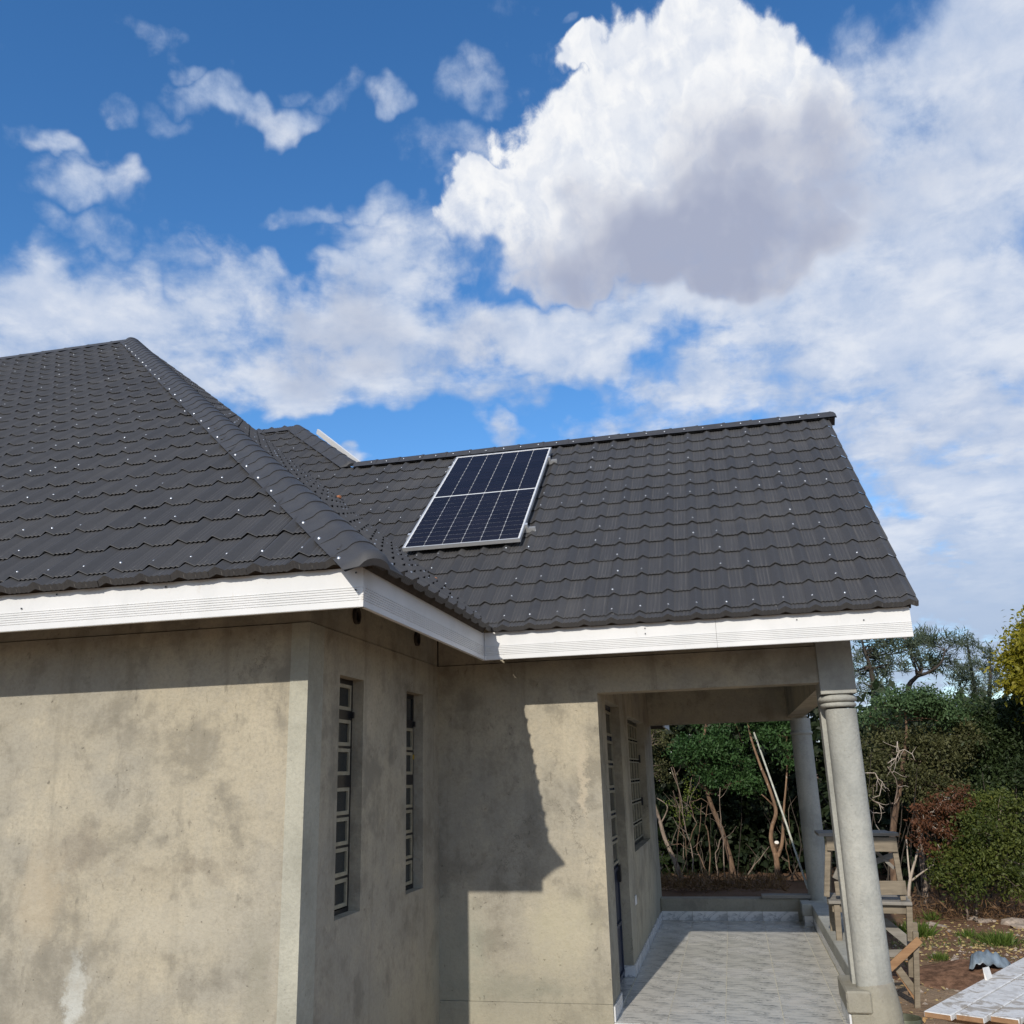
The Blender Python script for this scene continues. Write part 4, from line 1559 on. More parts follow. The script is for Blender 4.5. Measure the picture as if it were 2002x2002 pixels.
for i in range(nu + 1):
    t = i / nu
    c_ = s0 * (1 - t) ** 2 + (s1 * 1.0 + Vector((0, 0, .06))) * 2 * t * (1 - t) + s2 * t * t
    for j in range(nv_ + 1):
        q = j / nv_ - .5
        wd = .40 * (1 - .7 * t)
        x, y = c_.x + q * wd * .35, c_.y + q * wd
        z = c_.z - .22 * abs(q) ** 1.3 + .009 * math.sin(t * 31 + q * 9) + .022 * mnoise.noise((t * 9, q * 5, 4)) + .008 * mnoise.noise((x * 20, y * 20, 1))
        vs.append((x, y, z))
for i in range(nu):
    for j in range(nv_):
        a = i * (nv_ + 1) + j
        fs.append((a, a + nv_ + 1, a + nv_ + 2, a + 1))
so = MB().add(vs, fs).build('plastic_sheet', 'pvc_sheet', smooth=rad(60))
sm = so.modifiers.new('thickness', 'SOLIDIFY')
sm.thickness = .004
tag(so, 'crumpled grey blue plastic sheet over the dark soil heap', 'sheet')


# ------------------------------------------------------------------ plants
def fast_mesh(name, V, F, m, tint=None, smooth=False):
    me = bpy.data.meshes.new(name)
    V = np.asarray(V, np.float32)
    F = np.asarray(F, np.int32)
    me.vertices.add(len(V))
    me.vertices.foreach_set('co', V.ravel())
    k = F.shape[1]
    me.loops.add(F.size)
    me.loops.foreach_set('vertex_index', F.ravel())
    me.polygons.add(len(F))
    me.polygons.foreach_set('loop_start', np.arange(0, F.size, k, dtype=np.int32))
    me.polygons.foreach_set('loop_total', np.full(len(F), k, np.int32))
    me.update(calc_edges=True)
    if tint is not None:
        a = me.attributes.new('tint', 'FLOAT', 'FACE')
        a.data.foreach_set('value', np.asarray(tint, np.float32))
    me.materials.append(MATS[m])
    return me


def unit(v):
    return v / np.maximum(np.linalg.norm(v, axis=1, keepdims=True), 1e-6)


def leaf_arrays(P, size, asp=.45, droop=.2, up=.5, axis=None):
    """Folded four-cornered leaves at the points P."""
    n = len(P)
    ax = unit(rng.normal(size=(n, 3)) + np.array([0, 0, -droop])) if axis is None else unit(axis + .35 * rng.normal(size=(n, 3)))
    nr_ = unit(rng.normal(size=(n, 3)) + np.array([0, -up * .5, up]))
    sd_ = unit(np.cross(ax, nr_))
    nr_ = np.cross(sd_, ax)
    L = size * rng.uniform(.6, 1.3, (n, 1))
    W = L * asp
    a = P
    b = P + ax * L * .45 + sd_ * W * .5 + nr_ * W * .12
    c = P + ax * L
    d = P + ax * L * .45 - sd_ * W * .5 + nr_ * W * .12
    V = np.stack([a, b, c, d], 1).reshape(-1, 3)
    F = np.arange(4 * n).reshape(n, 4)
    return V, F


def clumps(c, r, k, gap=.0):
    """K clump centres in an ellipsoid, more of them near its skin."""
    d = unit(rng.normal(size=(k, 3)))
    rr = rng.uniform(.25, 1, (k, 1)) ** .45
    rr = np.where(rng.uniform(size=(k, 1)) < .16, rng.uniform(1.0, 1.42, (k, 1)), rr)
    return np.asarray(c) + d * rr * np.asarray(r)


def gz_np(P):
    return np.array([gz(float(p[0]), float(p[1]), False) for p in P])


def limb(mb, p, q, r0, r1, bend=.12, n=6, sides=5):
    p, q = Vector(p), Vector(q)
    L = (q - p).length
    off = Vector(rng.normal(size=3)) * bend * L
    off2 = Vector(rng.normal(size=3)) * bend * .4 * L
    pts = []
    for i in range(n + 1):
        t = i / n
        pts.append(p.lerp(q, t) + off * (t * (1 - t) * 2) + off2 * math.sin(t * 6.28) * .6)
    mb.tube(pts, [r0 + (r1 - r0) * i / n for i in range(n + 1)], sides, False)
    return pts


def tree(name, base, trunks, blobs, leaf, size, label, cat, group=None, bark='bark_brown', leaf_m=None, twigs=1.0, asp=.45, needle=False, droop=.2, clump_r=.16, up=.5, twig_m=None):
    """TRUNKS: lists of (point, radius); BLOBS: (centre, radii, clumps, leaves per clump)."""
    base = Vector(base)
    o = root(name, base, label, cat, group)
    tb = MB()
    joints = []
    for tk in trunks:
        pts = [Vector(p) for p, _ in tk]
        fine = []
        rs = []
        for i in range(len(pts) - 1):
            p0_, p1_, p2_, p3_ = pts[max(0, i - 1)], pts[i], pts[i + 1], pts[min(len(pts) - 1, i + 2)]
            for s in range(5):
                t = s / 5
                fine.append(.5 * ((2 * p1_) + (p2_ - p0_) * t + (2 * p0_ - 5 * p1_ + 4 * p2_ - p3_) * t * t + (3 * p1_ - p0_ - 3 * p2_ + p3_) * t ** 3))
                rs.append((tk[i][1] * (1 - t) + tk[i + 1][1] * t) * (1 + .08 * mnoise.noise(fine[-1] * 9)))
        fine.append(pts[-1])
        rs.append(tk[-1][1])
        tb.tube(fine, rs, 8)
        joints += list(zip(fine, rs))[len(fine) // 3:]
    if tb.v:
        tb.build('trunk', bark, o, smooth=True)
    if not joints:
        joints = [(base, .02)]
    Vs, Fs, Ts, k = [], [], [], 0
    tw = MB()
    split = []
    for (c, r, nc, nl) in blobs:
        m_ = 1 if nc < 8 else 3 if nc < 20 else 5
        sh = rng.uniform(.5, 1.5, m_)
        sh /= sh.sum()
        for q_ in sh:
            f_ = float(np.clip((q_ ** .36) * rng.uniform(.85, 1.25), .35, 1.0)) if m_ > 1 else 1.0
            off = unit(rng.normal(size=(1, 3)))[0] * np.asarray(r) * (1.05 - f_) * rng.uniform(.7, 1.25)
            split.append((tuple(np.asarray(c) + off), tuple(np.asarray(r) * f_), max(3, int(nc * q_)), nl))
    blobs = split
    for (c, r, nc, nl) in blobs:
        C = clumps(c, r, nc)
        ct = np.clip(rng.uniform(.0, 1.0) * .35 + rng.uniform(0, .65, nc), 0, 1)
        Ts.append(np.clip(np.repeat(ct, nl) * .6 + rng.uniform(0, .4, nc * nl), 0, 1))
        sp = np.repeat(rng.uniform(.55, 1.25, (nc, 1)), nl, 0)
        j, jr = min(joints, key=lambda q: (q[0] - Vector(c)).length)
        arm = limb(tw, j, c, max(.006, min(jr * .6, .03)), .006, .15)
        for q in C[: int(nc * .7 * twigs)]:
            s = arm[random.randrange(2, len(arm))]
            limb(tw, s, q, .0055, .0018, .16, 4, 4)
        P = np.repeat(C, nl, 0)
        if needle:
            dirs = unit(rng.normal(size=(nc, 3)) + np.array([0, 0, 1.1]))
            A = np.repeat(dirs, nl, 0)
            P = P + A * rng.uniform(-.5, 1, (len(P), 1)) * clump_r + rng.normal(size=P.shape) * clump_r * .16
            V, F = leaf_arrays(P, size, asp, 0, up, axis=A + .9 * rng.normal(size=A.shape))
        else:
            P = P + rng.normal(size=P.shape) * sp * clump_r * np.array([1, 1, .62])
            V, F = leaf_arrays(P, size, asp, droop, up)
        Vs.append(V)
        Fs.append(F + k)
        k += len(V)
    if tw.v:
        tw.build('branches', twig_m or bark, o, smooth=True, kind='stuff')
    if Vs:
        V, F = np.concatenate(Vs), np.concatenate(Fs)
        put('crown', fast_mesh('crown', V, F, leaf, np.concatenate(Ts)), o)
    return o


def E(u, v, y, ru, rv, rd=None):
    """A crown ellipsoid seen at pixel (u, v), depth y, with pixel radii."""
    k = y / FPX * 1.04
    return tuple(at(u, v, y)), (ru * k, rd or max(.25, min(ru, rv) * k), rv * k)


def T(*a):
    return [(at(u, v, y), r) for u, v, y, r in a]


def foot(u, v, y, r):
    p = at(u, v, y)
    p.z = gz(p.x, p.y) - .06
    return (p, r)


# behind the verandah
tk = [foot(1437, 1748, 20.4, .075)] + T((1429, 1685, 20.4, .055), (1413, 1628, 20.4, .05), (1393, 1580, 20.4, .046), (1380, 1537, 20.4, .042), (1371, 1480, 20.4, .034), (1385, 1400, 20.5, .026), (1410, 1330, 20.5, .02))
tk2 = T((1380, 1545, 20.4, .036), (1361, 1523, 20.4, .030), (1340, 1495, 20.3, .016), (1324, 1478, 20.2, .008))
tree('tree', tk[0][0], [tk, tk2], [
    (*E(1395, 1445, 20.1, 62, 42), 28, 105), (*E(1350, 1470, 19.8, 30, 22), 14, 110), (*E(1430, 1410, 20.2, 55, 40), 20, 105), (*E(1395, 1520, 20.1, 28, 20), 13, 110),
    (*E(1460, 1530, 20.2, 28, 20), 13, 110), (*E(1435, 1490, 20.3, 40, 26), 16, 110), (*E(1420, 1345, 20.4, 90, 40), 18, 95)],
    'leaf_green', .072, 'tree with a leaning brown trunk and broad green crown left of the forked tree', 'tree', bark='bark_brown', clump_r=.115)
fk = [foot(1519, 1758, 19.8, .085)] + T((1520, 1720, 19.8, .058), (1519, 1690, 19.8, .056), (1516, 1668, 19.8, .058))
fk1 = T((1518, 1676, 19.8, .05), (1508, 1645, 19.8, .042), (1509, 1618, 19.8, .040), (1517, 1590, 19.8, .038), (1511, 1560, 19.8, .036), (1499, 1527, 19.8, .032), (1484, 1490, 19.8, .026), (1465, 1430, 19.9, .02), (1455, 1360, 19.9, .015))
fk2 = T((1520, 1676, 19.8, .045), (1529, 1648, 19.8, .036), (1531, 1610, 19.8, .026), (1533, 1575, 19.8, .022), (1537, 1530, 19.8, .018), (1539, 1480, 19.8, .014), (1534, 1380, 19.9, .010))
fk3 = T((1511, 1575, 19.8, .018), (1503, 1566, 19.7, .016), (1489, 1553, 19.6, .010))
ft = tree('tree', fk[0][0], [fk, fk1, fk2, fk3], [
    (*E(1530, 1445, 19.7, 32, 36), 19, 105), (*E(1515, 1410, 19.7, 40, 28), 20, 120), (*E(1545, 1475, 19.6, 20, 20), 10, 110), (*E(1480, 1390, 19.8, 50, 30), 16, 110)],
    'leaf_green', .070, 'forked tree with flaking brown bark and a pale sawn stump in its fork', 'tree', bark='bark_spotted', clump_r=.10)
cs = at(1518.5, 1647, 19.7)
mb = MB()
axs = Vector((.05, -.62, .78)).normalized()
mb.tube([cs - axs * .10 + Vector((0, .06, -.03)), cs - axs * .015, cs], [.050, .048, .046], 14)
st = mb.build('cut_stump', 'bark_spotted', ft)
mb = MB().tube([cs + axs * .001, cs + axs * .004], [.044, .042], 14).build('sawn_face', 'cut_wood', st)
tk = [foot(1336, 1722, 20.2, .065)] + T((1322, 1690, 20.2, .05), (1300, 1640, 20.2, .042), (1290, 1605, 20.2, .038), (1280, 1575, 20.2, .032), (1268, 1530, 20.2, .02), (1255, 1480, 20.2, .012))
tree('tree', tk[0][0], [tk, T((1291, 1612, 20.2, .018), (1305, 1578, 20.2, .012), (1284, 1560, 20.2, .008))], [
    (*E(1285, 1440, 20.6, 34, 40), 22, 90), (*E(1270, 1400, 20.8, 30, 30), 14, 90), (*E(1290, 1500, 20.8, 26, 26), 8, 60)],
    'leaf_olive', .05, 'tree with a slanting bare grey trunk beside the end of the verandah wall', 'tree', bark='twig_grey', clump_r=.12)

# bare stems and dry saplings of the undergrowth
stems = [
    [(1362, 1728), (1350, 1660), (1338, 1610), (1330, 1560), (1312, 1500)], [(1348, 1722), (1340, 1640), (1326, 1590), (1318, 1545)],
    [(1391, 1724), (1375, 1690), (1362, 1660), (1368, 1620), (1372, 1570)], [(1405, 1712), (1398, 1670), (1412, 1630), (1404, 1590)],
    [(1384, 1700), (1388, 1650), (1378, 1610), (1385, 1560), (1378, 1520)], [(1318, 1700), (1324, 1650), (1332, 1600), (1326, 1550), (1316, 1500)],
    [(1417, 1712), (1414, 1660), (1408, 1600), (1406, 1540)], [(1554, 1752), (1544, 1700), (1538, 1660), (1534, 1620)], [(1570, 1730), (1556, 1700), (1546, 1650), (1540, 1600)],
    [(1452, 1722), (1478, 1690), (1505, 1655)], [(1345, 1655), (1362, 1610), (1350, 1570), (1372, 1560), (1395, 1585)], [(1300, 1655), (1330, 1650), (1350, 1660)]]
SAP = ['bare brown stem leaning left from beside the slanting grey trunk', 'thin bare stem close right of the slanting grey trunk', 'wavering bare stem just left of the leaning brown trunk',
       'bare stem standing in front of the leaning brown trunk', 'tall crooked bare stem in the middle of the tangle', 'bare stem rising left of the slanting grey trunk foot',
       'nearly upright bare stem touching the leaning brown trunk', 'thin bare stem right of the forked tree', 'bare stem between the pale pole and the rear column',
       'thin stick slanting up to the fork of the forked tree', 'bent bare stem arching under the yellow green vine', 'low bare stick lying almost level near the verandah wall']
for i, s in enumerate(stems):
    dpt = 19.4 + .25 * (i % 5)
    pts = [at(u + random.uniform(-2, 2), v, dpt + random.uniform(-.1, .1)) for u, v in s]
    if s[0][1] > 1695:
        pts[0].z = gz(pts[0].x, pts[0].y) - .04
    o = root('sapling', pts[0], SAP[i], 'sapling', 'bare saplings seen through the verandah')
    mb = MB()
    fine = []
    for a, b in zip(pts, pts[1:]):
        fine += [a.lerp(b, t) + Vector(rng.normal(size=3)) * .012 for t in (0, .33, .66)]
    fine.append(pts[-1])
    r0 = random.uniform(.009, .015)
    mb.tube(fine, [r0 * (1 - .6 * k / len(fine)) for k in range(len(fine))], 6)
    mb.build('stem', 'bark_brown' if i % 3 else 'twig_grey', o, smooth=True)
    tb = MB()
    for k in range(3):
        a = fine[random.randrange(1, len(fine))]
        limb(tb, a, a + Vector((random.uniform(-.35, .35), random.uniform(-.2, .2), random.uniform(.05, .5))), .006, .002, .15, 4, 4)
    tb.build('branches', 'twig_grey', o, smooth=True, kind='stuff')
# vine with yellow green leaves
tree('vine', at(1330, 1700, 19.8), [T((1335, 1700, 19.9, .006), (1338, 1620, 19.9, .006), (1345, 1560, 19.9, .005), (1352, 1520, 19.9, .004))], [
    (*E(1337, 1570, 19.8, 20.2, 24), 7, 28), (*E(1352, 1535, 19.8, 10, 24), 6, 26), (*E(1318, 1575, 19.9, 20.2, 12), 5, 22), (*E(1335, 1605, 19.8, 12, 20.2), 4, 22)],
    'leaf_lime', .04, 'climbing vine with bright yellow green leaves among the bare stems', 'vine', bark='twig_grey', clump_r=.07, twigs=.4)
tree('shrub', at(1292, 1700, 19.5), [], [(*E(1294, 1695, 19.7, 10, 22), 7, 30), (*E(1298, 1665, 19.8, 8, 20.2), 4, 24)], 'leaf_lime', .045,
     'small yellow green shrub at the foot of the verandah end wall', 'shrub', bark='twig_grey', clump_r=.06, twigs=.4)

# right of the columns
front = dict(clump_r=.105)
tree('shrub', at(1925, 1780, 14.4), [[foot(1893, 1800, 14.4, .02)] + T((1884, 1740, 14.3, .016), (1880, 1700, 14.3, .01)), [foot(1908, 1800, 14.5, .016)] + T((1910, 1750, 14.4, .012), (1918, 1690, 14.4, .008))], [
    (*E(1945, 1640, 14.2, 62, 55), 46, 105), (*E(1900, 1690, 14.2, 46, 36), 26, 100), (*E(1975, 1690, 14.2, 45, 50), 30, 100), (*E(1875, 1655, 14.4, 30, 30), 14, 90), (*E(1960, 1580, 14.5, 50, 36), 26, 95),
    (*E(1850, 1720, 14.2, 26, 26), 10, 80), (*E(1895, 1735, 14.0, 14, 20), 6, 70), (*E(1990, 1740, 14.4, 25, 18), 8, 80)],
    'leaf_lush', .052, 'big leafy green shrub hanging over the cleared yard at the right edge', 'shrub', bark='twig_grey', **front)
tree('shrub', at(1780, 1790, 14.7), [[foot(1775, 1790, 14.7, .028)] + T((1778, 1730, 14.7, .022), (1790, 1680, 14.7, .016), (1805, 1630, 14.7, .012), (1822, 1590, 14.7, .007)),
     T((1782, 1722, 14.7, .014), (1800, 1708, 14.6, .012), (1826, 1690, 14.5, .007)), T((1780, 1725, 14.7, .016), (1776, 1690, 14.7, .012), (1772, 1640, 14.8, .008))], [
    (*E(1832, 1588, 14.5, 46, 24), 13, 50), (*E(1872, 1575, 14.5, 28, 28), 10, 46), (*E(1800, 1612, 14.5, 24, 32), 9, 42), (*E(1846, 1622, 14.4, 20, 22), 8, 40), (*E(1834, 1650, 14.4, 8, 16), 4, 36), (*E(1795, 1640, 14.5, 14, 20), 5, 36), (*E(1858, 1560, 14.6, 24, 14), 7, 45), (*E(1862, 1640, 14.4, 8, 10), 3, 30)],
    'leaf_rust', .055, 'shrub of dead rust red leaves on pale forked stems behind the trestle', 'shrub', bark='twig_pale', clump_r=.085, droop=.8)
tree('tree', at(1745, 1780, 15.6), [[foot(1752, 1780, 15.6, .06)] + T((1745, 1640, 15.6, .05), (1762, 1520, 15.6, .04), (1772, 1430, 15.6, .02), (1768, 1390, 15.6, .012))], [
    (*E(1790, 1365, 15.5, 50, 24), 26, 95), (*E(1745, 1372, 15.4, 28, 18), 12, 90), (*E(1830, 1378, 15.6, 40, 26), 22, 95), (*E(1860, 1400, 15.6, 22, 24), 10, 90), (*E(1700, 1400, 15.6, 22, 16), 7, 70)],
    'leaf_teal', .058, 'bushy tree with a pale blue green top right of the front column', 'tree', bark='bark_brown', clump_r=.12)
tree('tree', at(1800, 1780, 15.9), [[foot(1812, 1780, 15.9, .05)] + T((1800, 1650, 15.9, .04), (1790, 1560, 15.9, .03), (1800, 1480, 15.9, .018))], [
    (*E(1740, 1460, 15.7, 62, 50), 44, 95), (*E(1830, 1450, 15.7, 62, 45), 44, 95), (*E(1790, 1530, 15.6, 75, 45), 46, 90), (*E(1700, 1530, 15.9, 40, 55), 24, 85), (*E(1880, 1480, 15.7, 40, 40), 24, 90), (*E(1850, 1540, 15.6, 45, 40), 26, 90)],
    'leaf_olive', .055, 'olive brown bush filling the middle of the wood right of the front column', 'tree', bark='twig_grey', clump_r=.105)
tree('tree', at(1960, 1770, 16.3), [[foot(1968, 1770, 16.3, .06)] + T((1960, 1600, 16.3, .05), (1965, 1480, 16.3, .03), (1972, 1400, 16.3, .015))], [
    (*E(1945, 1410, 16.0, 50, 40), 44, 95), (*E(1990, 1440, 16.0, 45, 60), 46, 95), (*E(1930, 1480, 15.9, 45, 45), 36, 95), (*E(1965, 1530, 15.8, 60, 40), 44, 95), (*E(1900, 1440, 16.1, 24, 40), 16, 90), (*E(1985, 1370, 16.1, 28, 30), 20, 90), (*E(1900, 1570, 15.6, 50, 30), 22, 90)],
    'leaf_dark', .062, 'dense dark green tree below the yellow tree at the right edge', 'tree', bark='twig_dark', clump_r=.115)
tree('tree', at(2030, 1770, 15.2), [[foot(2030, 1770, 15.2, .06)] + T((2024, 1560, 15.2, .045), (2012, 1400, 15.2, .03), (2000, 1290, 15.2, .015), (2002, 1210, 15.2, .008))], [
    (*E(1985, 1305, 15.0, 26, 30), 20, 85), (*E(2003, 1280, 15.0, 30, 45), 22, 85), (*E(1998, 1225, 15.1, 16, 22), 9, 45), (*E(1985, 1338, 14.9, 20, 14), 8, 60), (*E(2020, 1340, 15, 30, 30), 14, 80),
    (*E(2065, 1300, 15.3, 60, 60), 30, 80), (*E(2050, 1220, 15.4, 50, 50), 20, 75), (*E(2100, 1370, 15.4, 60, 40), 22, 80), (*E(2060, 1410, 15.3, 50, 30), 14, 80)],
    'leaf_yellow', .075, 'yellow leaved tree reaching into the right edge above the wood', 'tree', bark='bark_brown', clump_r=.11)


def pine(u0, base_v, y, trunk, tufts, label, seed_tw):
    tks = [[foot(u0, 1760, y, .10)] + T(*[(u, v, y + dy_, r) for u, v, dy_, r in trunk])]
    bl = [(*E(u, v, y + random.uniform(-.4, .4), ru, rv), nc, 34) for u, v, ru, rv, nc in tufts]
    return tree('tree', tks[0][0][0], tks, bl, 'leaf_needle', .16, label, 'tree', bark='twig_dark', clump_r=.20, needle=True, asp=.12, twigs=1.0)


pine(1720, 1500, 20, [(1722, 1560, 0, .09), (1712, 1420, 0, .07), (1706, 1330, 0, .05), (1697, 1290, 0, .035), (1688, 1265, 0, .02), (1680, 1225, 0, .012)], [
    (1690, 1270, 34, 24, 20), (1730, 1262, 36, 22, 20), (1700, 1310, 36, 22, 16), (1745, 1300, 30, 26, 14), (1670, 1300, 26, 30, 12), (1730, 1340, 30, 22, 12), (1685, 1345, 28, 20, 12), (1772, 1265, 24, 16, 10)],
     'thin crowned dark tree against the sky just right of the column top', 3)
pine(1800, 1500, 21, [(1790, 1500, 0, .08), (1775, 1360, 0, .06), (1790, 1325, 0, .04), (1812, 1316, -.2, .03), (1838, 1298, -.3, .02), (1848, 1272, -.3, .012)], [
    (1800, 1255, 34, 16, 16), (1838, 1258, 24, 16, 12), (1795, 1290, 30, 18, 12), (1850, 1290, 20, 20, 9), (1820, 1305, 24, 12, 8), (1776, 1258, 22, 14, 9), (1870, 1265, 16, 10, 5)],
     'crooked thin tree with a bare forked limb under the end of the eave', 4)
pine(1920, 1500, 24, [(1915, 1480, 0, .09), (1912, 1400, 0, .07), (1902, 1330, 0, .045), (1893, 1270, 0, .025), (1890, 1246, 0, .012)], [
    (1890, 1262, 17, 18, 13), (1888, 1300, 26, 20, 16), (1905, 1335, 30, 20, 15), (1870, 1330, 20, 16, 8), (1890, 1365, 26, 18, 10)],
     'tall feathery tree, the left one of two far ones left of the yellow tree', 5)
pine(1945, 1500, 25, [(1930, 1480, 0, .08), (1932, 1400, 0, .06), (1936, 1330, 0, .035), (1936, 1290, 0, .02), (1935, 1268, 0, .01)], [
    (1936, 1280, 16, 18, 12), (1935, 1312, 24, 18, 14), (1948, 1345, 26, 18, 12), (1920, 1350, 20, 16, 9)],
     'tall feathery tree, the right one of two far ones left of the yellow tree', 6)

# bare pale twigs hanging in the bush beside the column
for i, s in enumerate(([(1690, 1510), (1712, 1512), (1724, 1530), (1720, 1555), (1706, 1560)], [(1735, 1500), (1752, 1522), (1755, 1550), (1748, 1572)], [(1755, 1450), (1752, 1470), (1768, 1466), (1784, 1474), (1788, 1486)],
                        [(1700, 1560), (1718, 1572), (1728, 1584)], [(1736, 1492), (1752, 1482), (1757, 1468), (1754, 1456)], [(1690, 1572), (1708, 1590), (1712, 1612)])):
    pts = [at(u, v, 14.4) for u, v in s]
    o = root('dry_twig', pts[0], ['pale arching twig that springs from behind the front column at mid height', 'pale twig curving down like a bow above the bench', 'uppermost pale twig, hooked like a sickle in the olive bush',
             'lowest but one pale twig, short and drooping beside the column', 'short pale twig that joins the hooked one above', 'lowest pale twig beside the column just over the bench'][i], 'twig', 'pale twigs in the bush beside the column')
    mb = MB()
    fine = []
    for a, b in zip(pts, pts[1:]):
        fine += [a.lerp(b, t) + Vector(rng.normal(size=3)) * .006 for t in (0, .5)]
    fine.append(pts[-1])
    mb.tube(fine, [.0075 * (1 - .5 * k / len(fine)) for k in range(len(fine))], 6)
    mb.build('stem', 'twig_grey' if i % 2 else 'twig_pale', o, smooth=True)
    tb = MB()
    for k in range(4):
        a = fine[random.randrange(1, len(fine))]
        limb(tb, a, a + Vector((random.uniform(-.2, .2), random.uniform(-.1, .1), random.uniform(-.3, .1))), .005, .0018, .18, 4, 4)
    tb.build('branches', 'twig_pale', o, smooth=True, kind='stuff')

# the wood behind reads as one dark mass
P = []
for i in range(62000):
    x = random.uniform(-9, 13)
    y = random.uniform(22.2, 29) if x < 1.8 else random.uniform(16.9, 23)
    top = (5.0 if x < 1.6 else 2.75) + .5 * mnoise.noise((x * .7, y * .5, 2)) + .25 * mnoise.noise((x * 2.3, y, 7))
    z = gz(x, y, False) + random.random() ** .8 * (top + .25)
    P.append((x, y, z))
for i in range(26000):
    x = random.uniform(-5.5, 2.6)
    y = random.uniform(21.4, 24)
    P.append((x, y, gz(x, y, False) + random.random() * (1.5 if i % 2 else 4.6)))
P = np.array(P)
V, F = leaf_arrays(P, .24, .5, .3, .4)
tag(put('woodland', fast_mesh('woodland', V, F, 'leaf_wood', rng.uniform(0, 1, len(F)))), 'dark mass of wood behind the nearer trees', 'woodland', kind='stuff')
mb = MB()
for i in range(210):
    x = random.uniform(-7, 10)
    y = random.uniform(20.3, 23) if x < 1.6 else random.uniform(15.2, 17.5)
    p = Vector((x, y, gz(x, y, False) - .05))
    limb(mb, p, p + Vector((random.uniform(-.7, .7), random.uniform(-.4, .4), random.uniform(.7, 2.3))), random.uniform(.008, .020), .004, .10, 6, 5)
tag(mb.build('undergrowth_stems', 'twig_dark', smooth=True), 'tangle of thin stems deep in the wood', 'undergrowth', kind='stuff')
# dry brush on the bank and along the wood
P = []
for i in range(5200):
    if random.random() < .6:
        x, y = random.uniform(-1.9, .6), random.gauss(13.7, .3)
        h = .16
    else:
        x, y = random.uniform(2.2, 5.5), random.gauss(14.7, .25)
        h = .22
    P.append((x, y, gz(x, y, False) + random.random() ** 1.6 * h + .01))
V, F = leaf_arrays(np.array(P), .13, .10, -.5, .3)
tag(put('dry_brush', fast_mesh('dry_brush', V, F, 'leaf_dry', rng.uniform(0, 1, len(F)))), 'low dry brown brushwood along the edge of the wood', 'brush', kind='stuff')
# leaf litter
P = []
for i in range(2600):
    x = random.uniform(1.1, 5.2)
    y = random.gauss(12.6, 1.0) if random.random() < .75 else random.uniform(8, 14)
    P.append((x, y, gz(x, y) + .006))
V, F = leaf_arrays(np.array(P), .045, .6, 0, 4.0, axis=np.column_stack([rng.normal(size=(len(P), 2)), np.zeros(len(P))]))
tag(put('leaf_litter', fast_mesh('leaf_litter', V, F, 'leaf_litter', rng.uniform(0, 1, len(F)))), 'fallen yellow and tan leaves on the bare earth', 'leaves', kind='stuff')
P = []
for i in range(2600):
    x = random.uniform(1.2, 6)
    y = random.gauss(12.2, .5)
    if mnoise.noise((x * 1.3, y * 1.3, 9)) < .02:
        continue
    P.append((x, y, gz(x, y)))
n_ = len(P)
V, F = leaf_arrays(np.array(P), .075, .10, 0, .2, axis=np.column_stack([.5 * rng.normal(size=(n_, 2)), np.ones(n_)]))
tag(put('sparse_grass', fast_mesh('sparse_grass', V, F, 'grass_blade', rng.uniform(0, 1, len(F)))), 'thin short grass on the bare earth', 'grass', kind='stuff')


def tuft(u, v, rpx, hgt, label, nb=260):
    p = g_at(u, v, -.31)
    p.z = gz(p.x, p.y) - .01
    rr = rpx * p.y / FPX
    q = np.column_stack([rng.normal(size=(nb, 2)) * rr * .45, np.zeros(nb)])
    ax = np.column_stack([q[:, :2] / rr * .9 + .25 * rng.normal(size=(nb, 2)), np.ones(nb)])
    V, F = leaf_arrays(np.array(p) + q, hgt, .085, 0, .2, axis=ax)
    o = put('grass_tuft', fast_mesh('grass_tuft', V - np.array(p, np.float32), F, 'grass_blade', rng.uniform(0, 1, nb)), None, Matrix.Translation(p))
    tag(o, label, 'grass tuft', 'grass tufts on the bare earth')


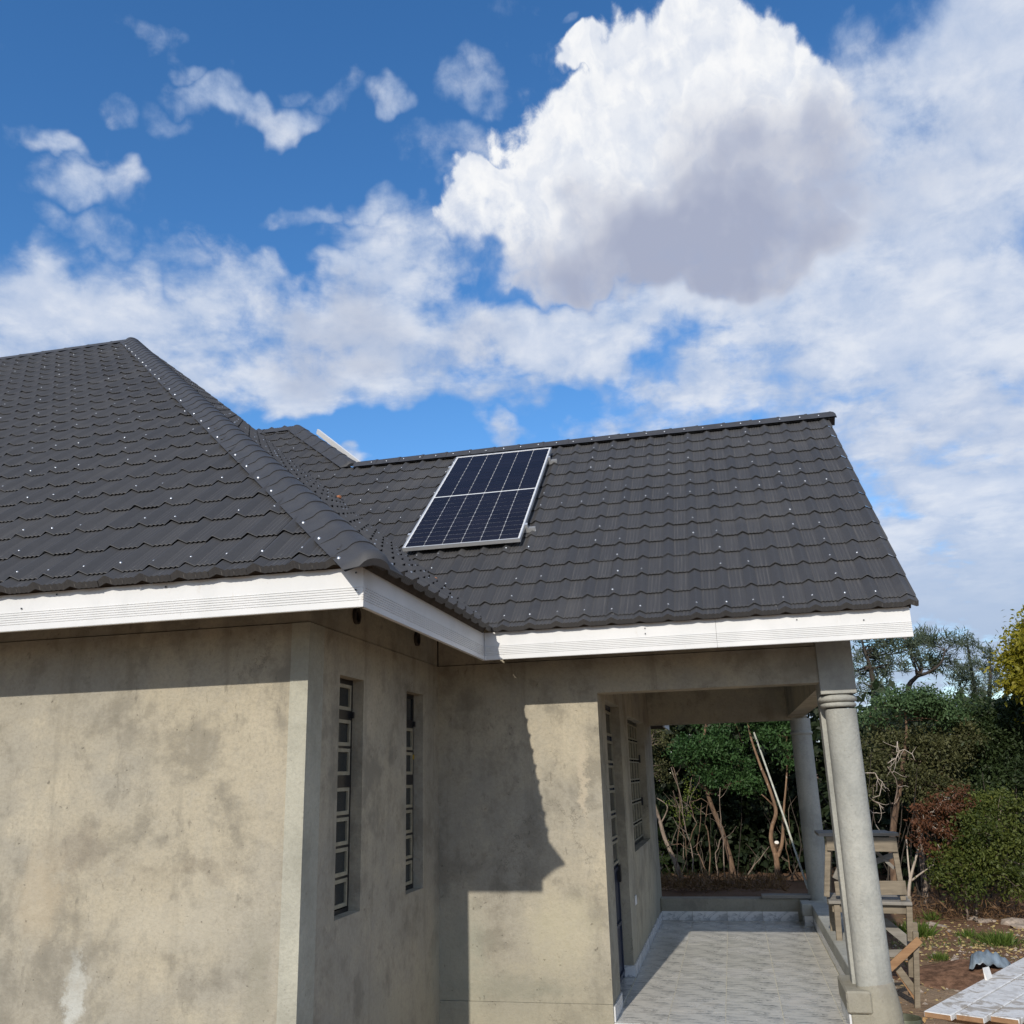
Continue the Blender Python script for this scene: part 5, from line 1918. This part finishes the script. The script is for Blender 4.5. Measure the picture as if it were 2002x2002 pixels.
tuft(1797, 1829, 16, .20, 'thick bright green grass tuft just right of the trestle leg')
tuft(1762, 1823, 12, .15, 'green grass tuft seen between the column and the trestle leg', 160)
tuft(1953, 1845, 26, .15, 'widest grass tuft, right above the plastic sheet', 360)
tuft(1893, 1834, 15, .11, 'low grass tuft left of the widest one', 160)
tuft(1838, 1877, 14, .09, 'flat dark green weed between trestle and soil heap', 170)
tuft(1820, 1798, 9, .14, 'thin upright grass tuft near the foot of the wood', 90)

# loose clods and grit on the bare earth
vs, fs = [], []
for i in range(1500):
    x = random.uniform(1.1, 5.5)
    y = random.gauss(10.8, 1.6)
    if y < 7 or y > 14.5 or x < 1.2 and y < 12:
        continue
    r = .006 + .022 * random.random() ** 3
    z = gz(x, y) + r * .25
    k = len(vs)
    j = lambda: random.uniform(.6, 1.3) * r
    vs += [(x + j(), y, z), (x, y + j(), z), (x - j(), y, z), (x, y - j(), z), (x, y, z + j() * .8), (x, y, z - j())]
    fs += [(k + a_, k + (a_ + 1) % 4, k + 4) for a_ in range(4)] + [(k + (a_ + 1) % 4, k + a_, k + 5) for a_ in range(4)]
tag(MB().add(vs, fs).build('soil_clods', 'rubble_stone', kind='stuff'), 'loose clods and grit on the bare earth', 'soil clods')

# stones in a loose line along the cleared strip
for i, (u, v, r) in enumerate(((1820, 1806, .07), (1832, 1810, .06), (1846, 1812, .05), (1905, 1798, .07), (1920, 1800, .09), (1938, 1799, .07), (1980, 1805, .14), (1990, 1812, .10), (1812, 1812, .05), (1868, 1884, .07))):
    p = g_at(u, v, -.30)
    p.z = gz(p.x, p.y) + r * .2
    lump(p, r, 'stone', 'rubble_stone', ['pale flat stone right of the thick green grass tuft', 'small pale stone in the middle of the short row of three', 'small flat stone at the right end of the short row of three',
          'left stone of the pale rubble under the dry brush', 'middle and larger stone of the pale rubble under the dry brush', 'right stone of the pale rubble under the dry brush', 'biggest pale stone near the right edge by the brush',
          'stone in front of the biggest one near the right edge', 'small stone almost touching the thick green grass tuft', 'dark grey stone left of the soil heap'][i], 'stone', 'stones along the cleared strip', (1.4, .9, .45))
for (u, v, r, lb_) in ((1851, 1919, .05, 'yellow brown wood offcut lying on the bare soil left of the limed table'), (1876, 1924, .03, 'small yellow wood chip lying nearer the soil heap')):
    p = g_at(u, v, -.305)
    lump((p.x, p.y, gz(p.x, p.y) + .008), r, 'wood_offcut', 'weathered_wood', lb_, 'wood offcut', None, (1.8, .4, .25))
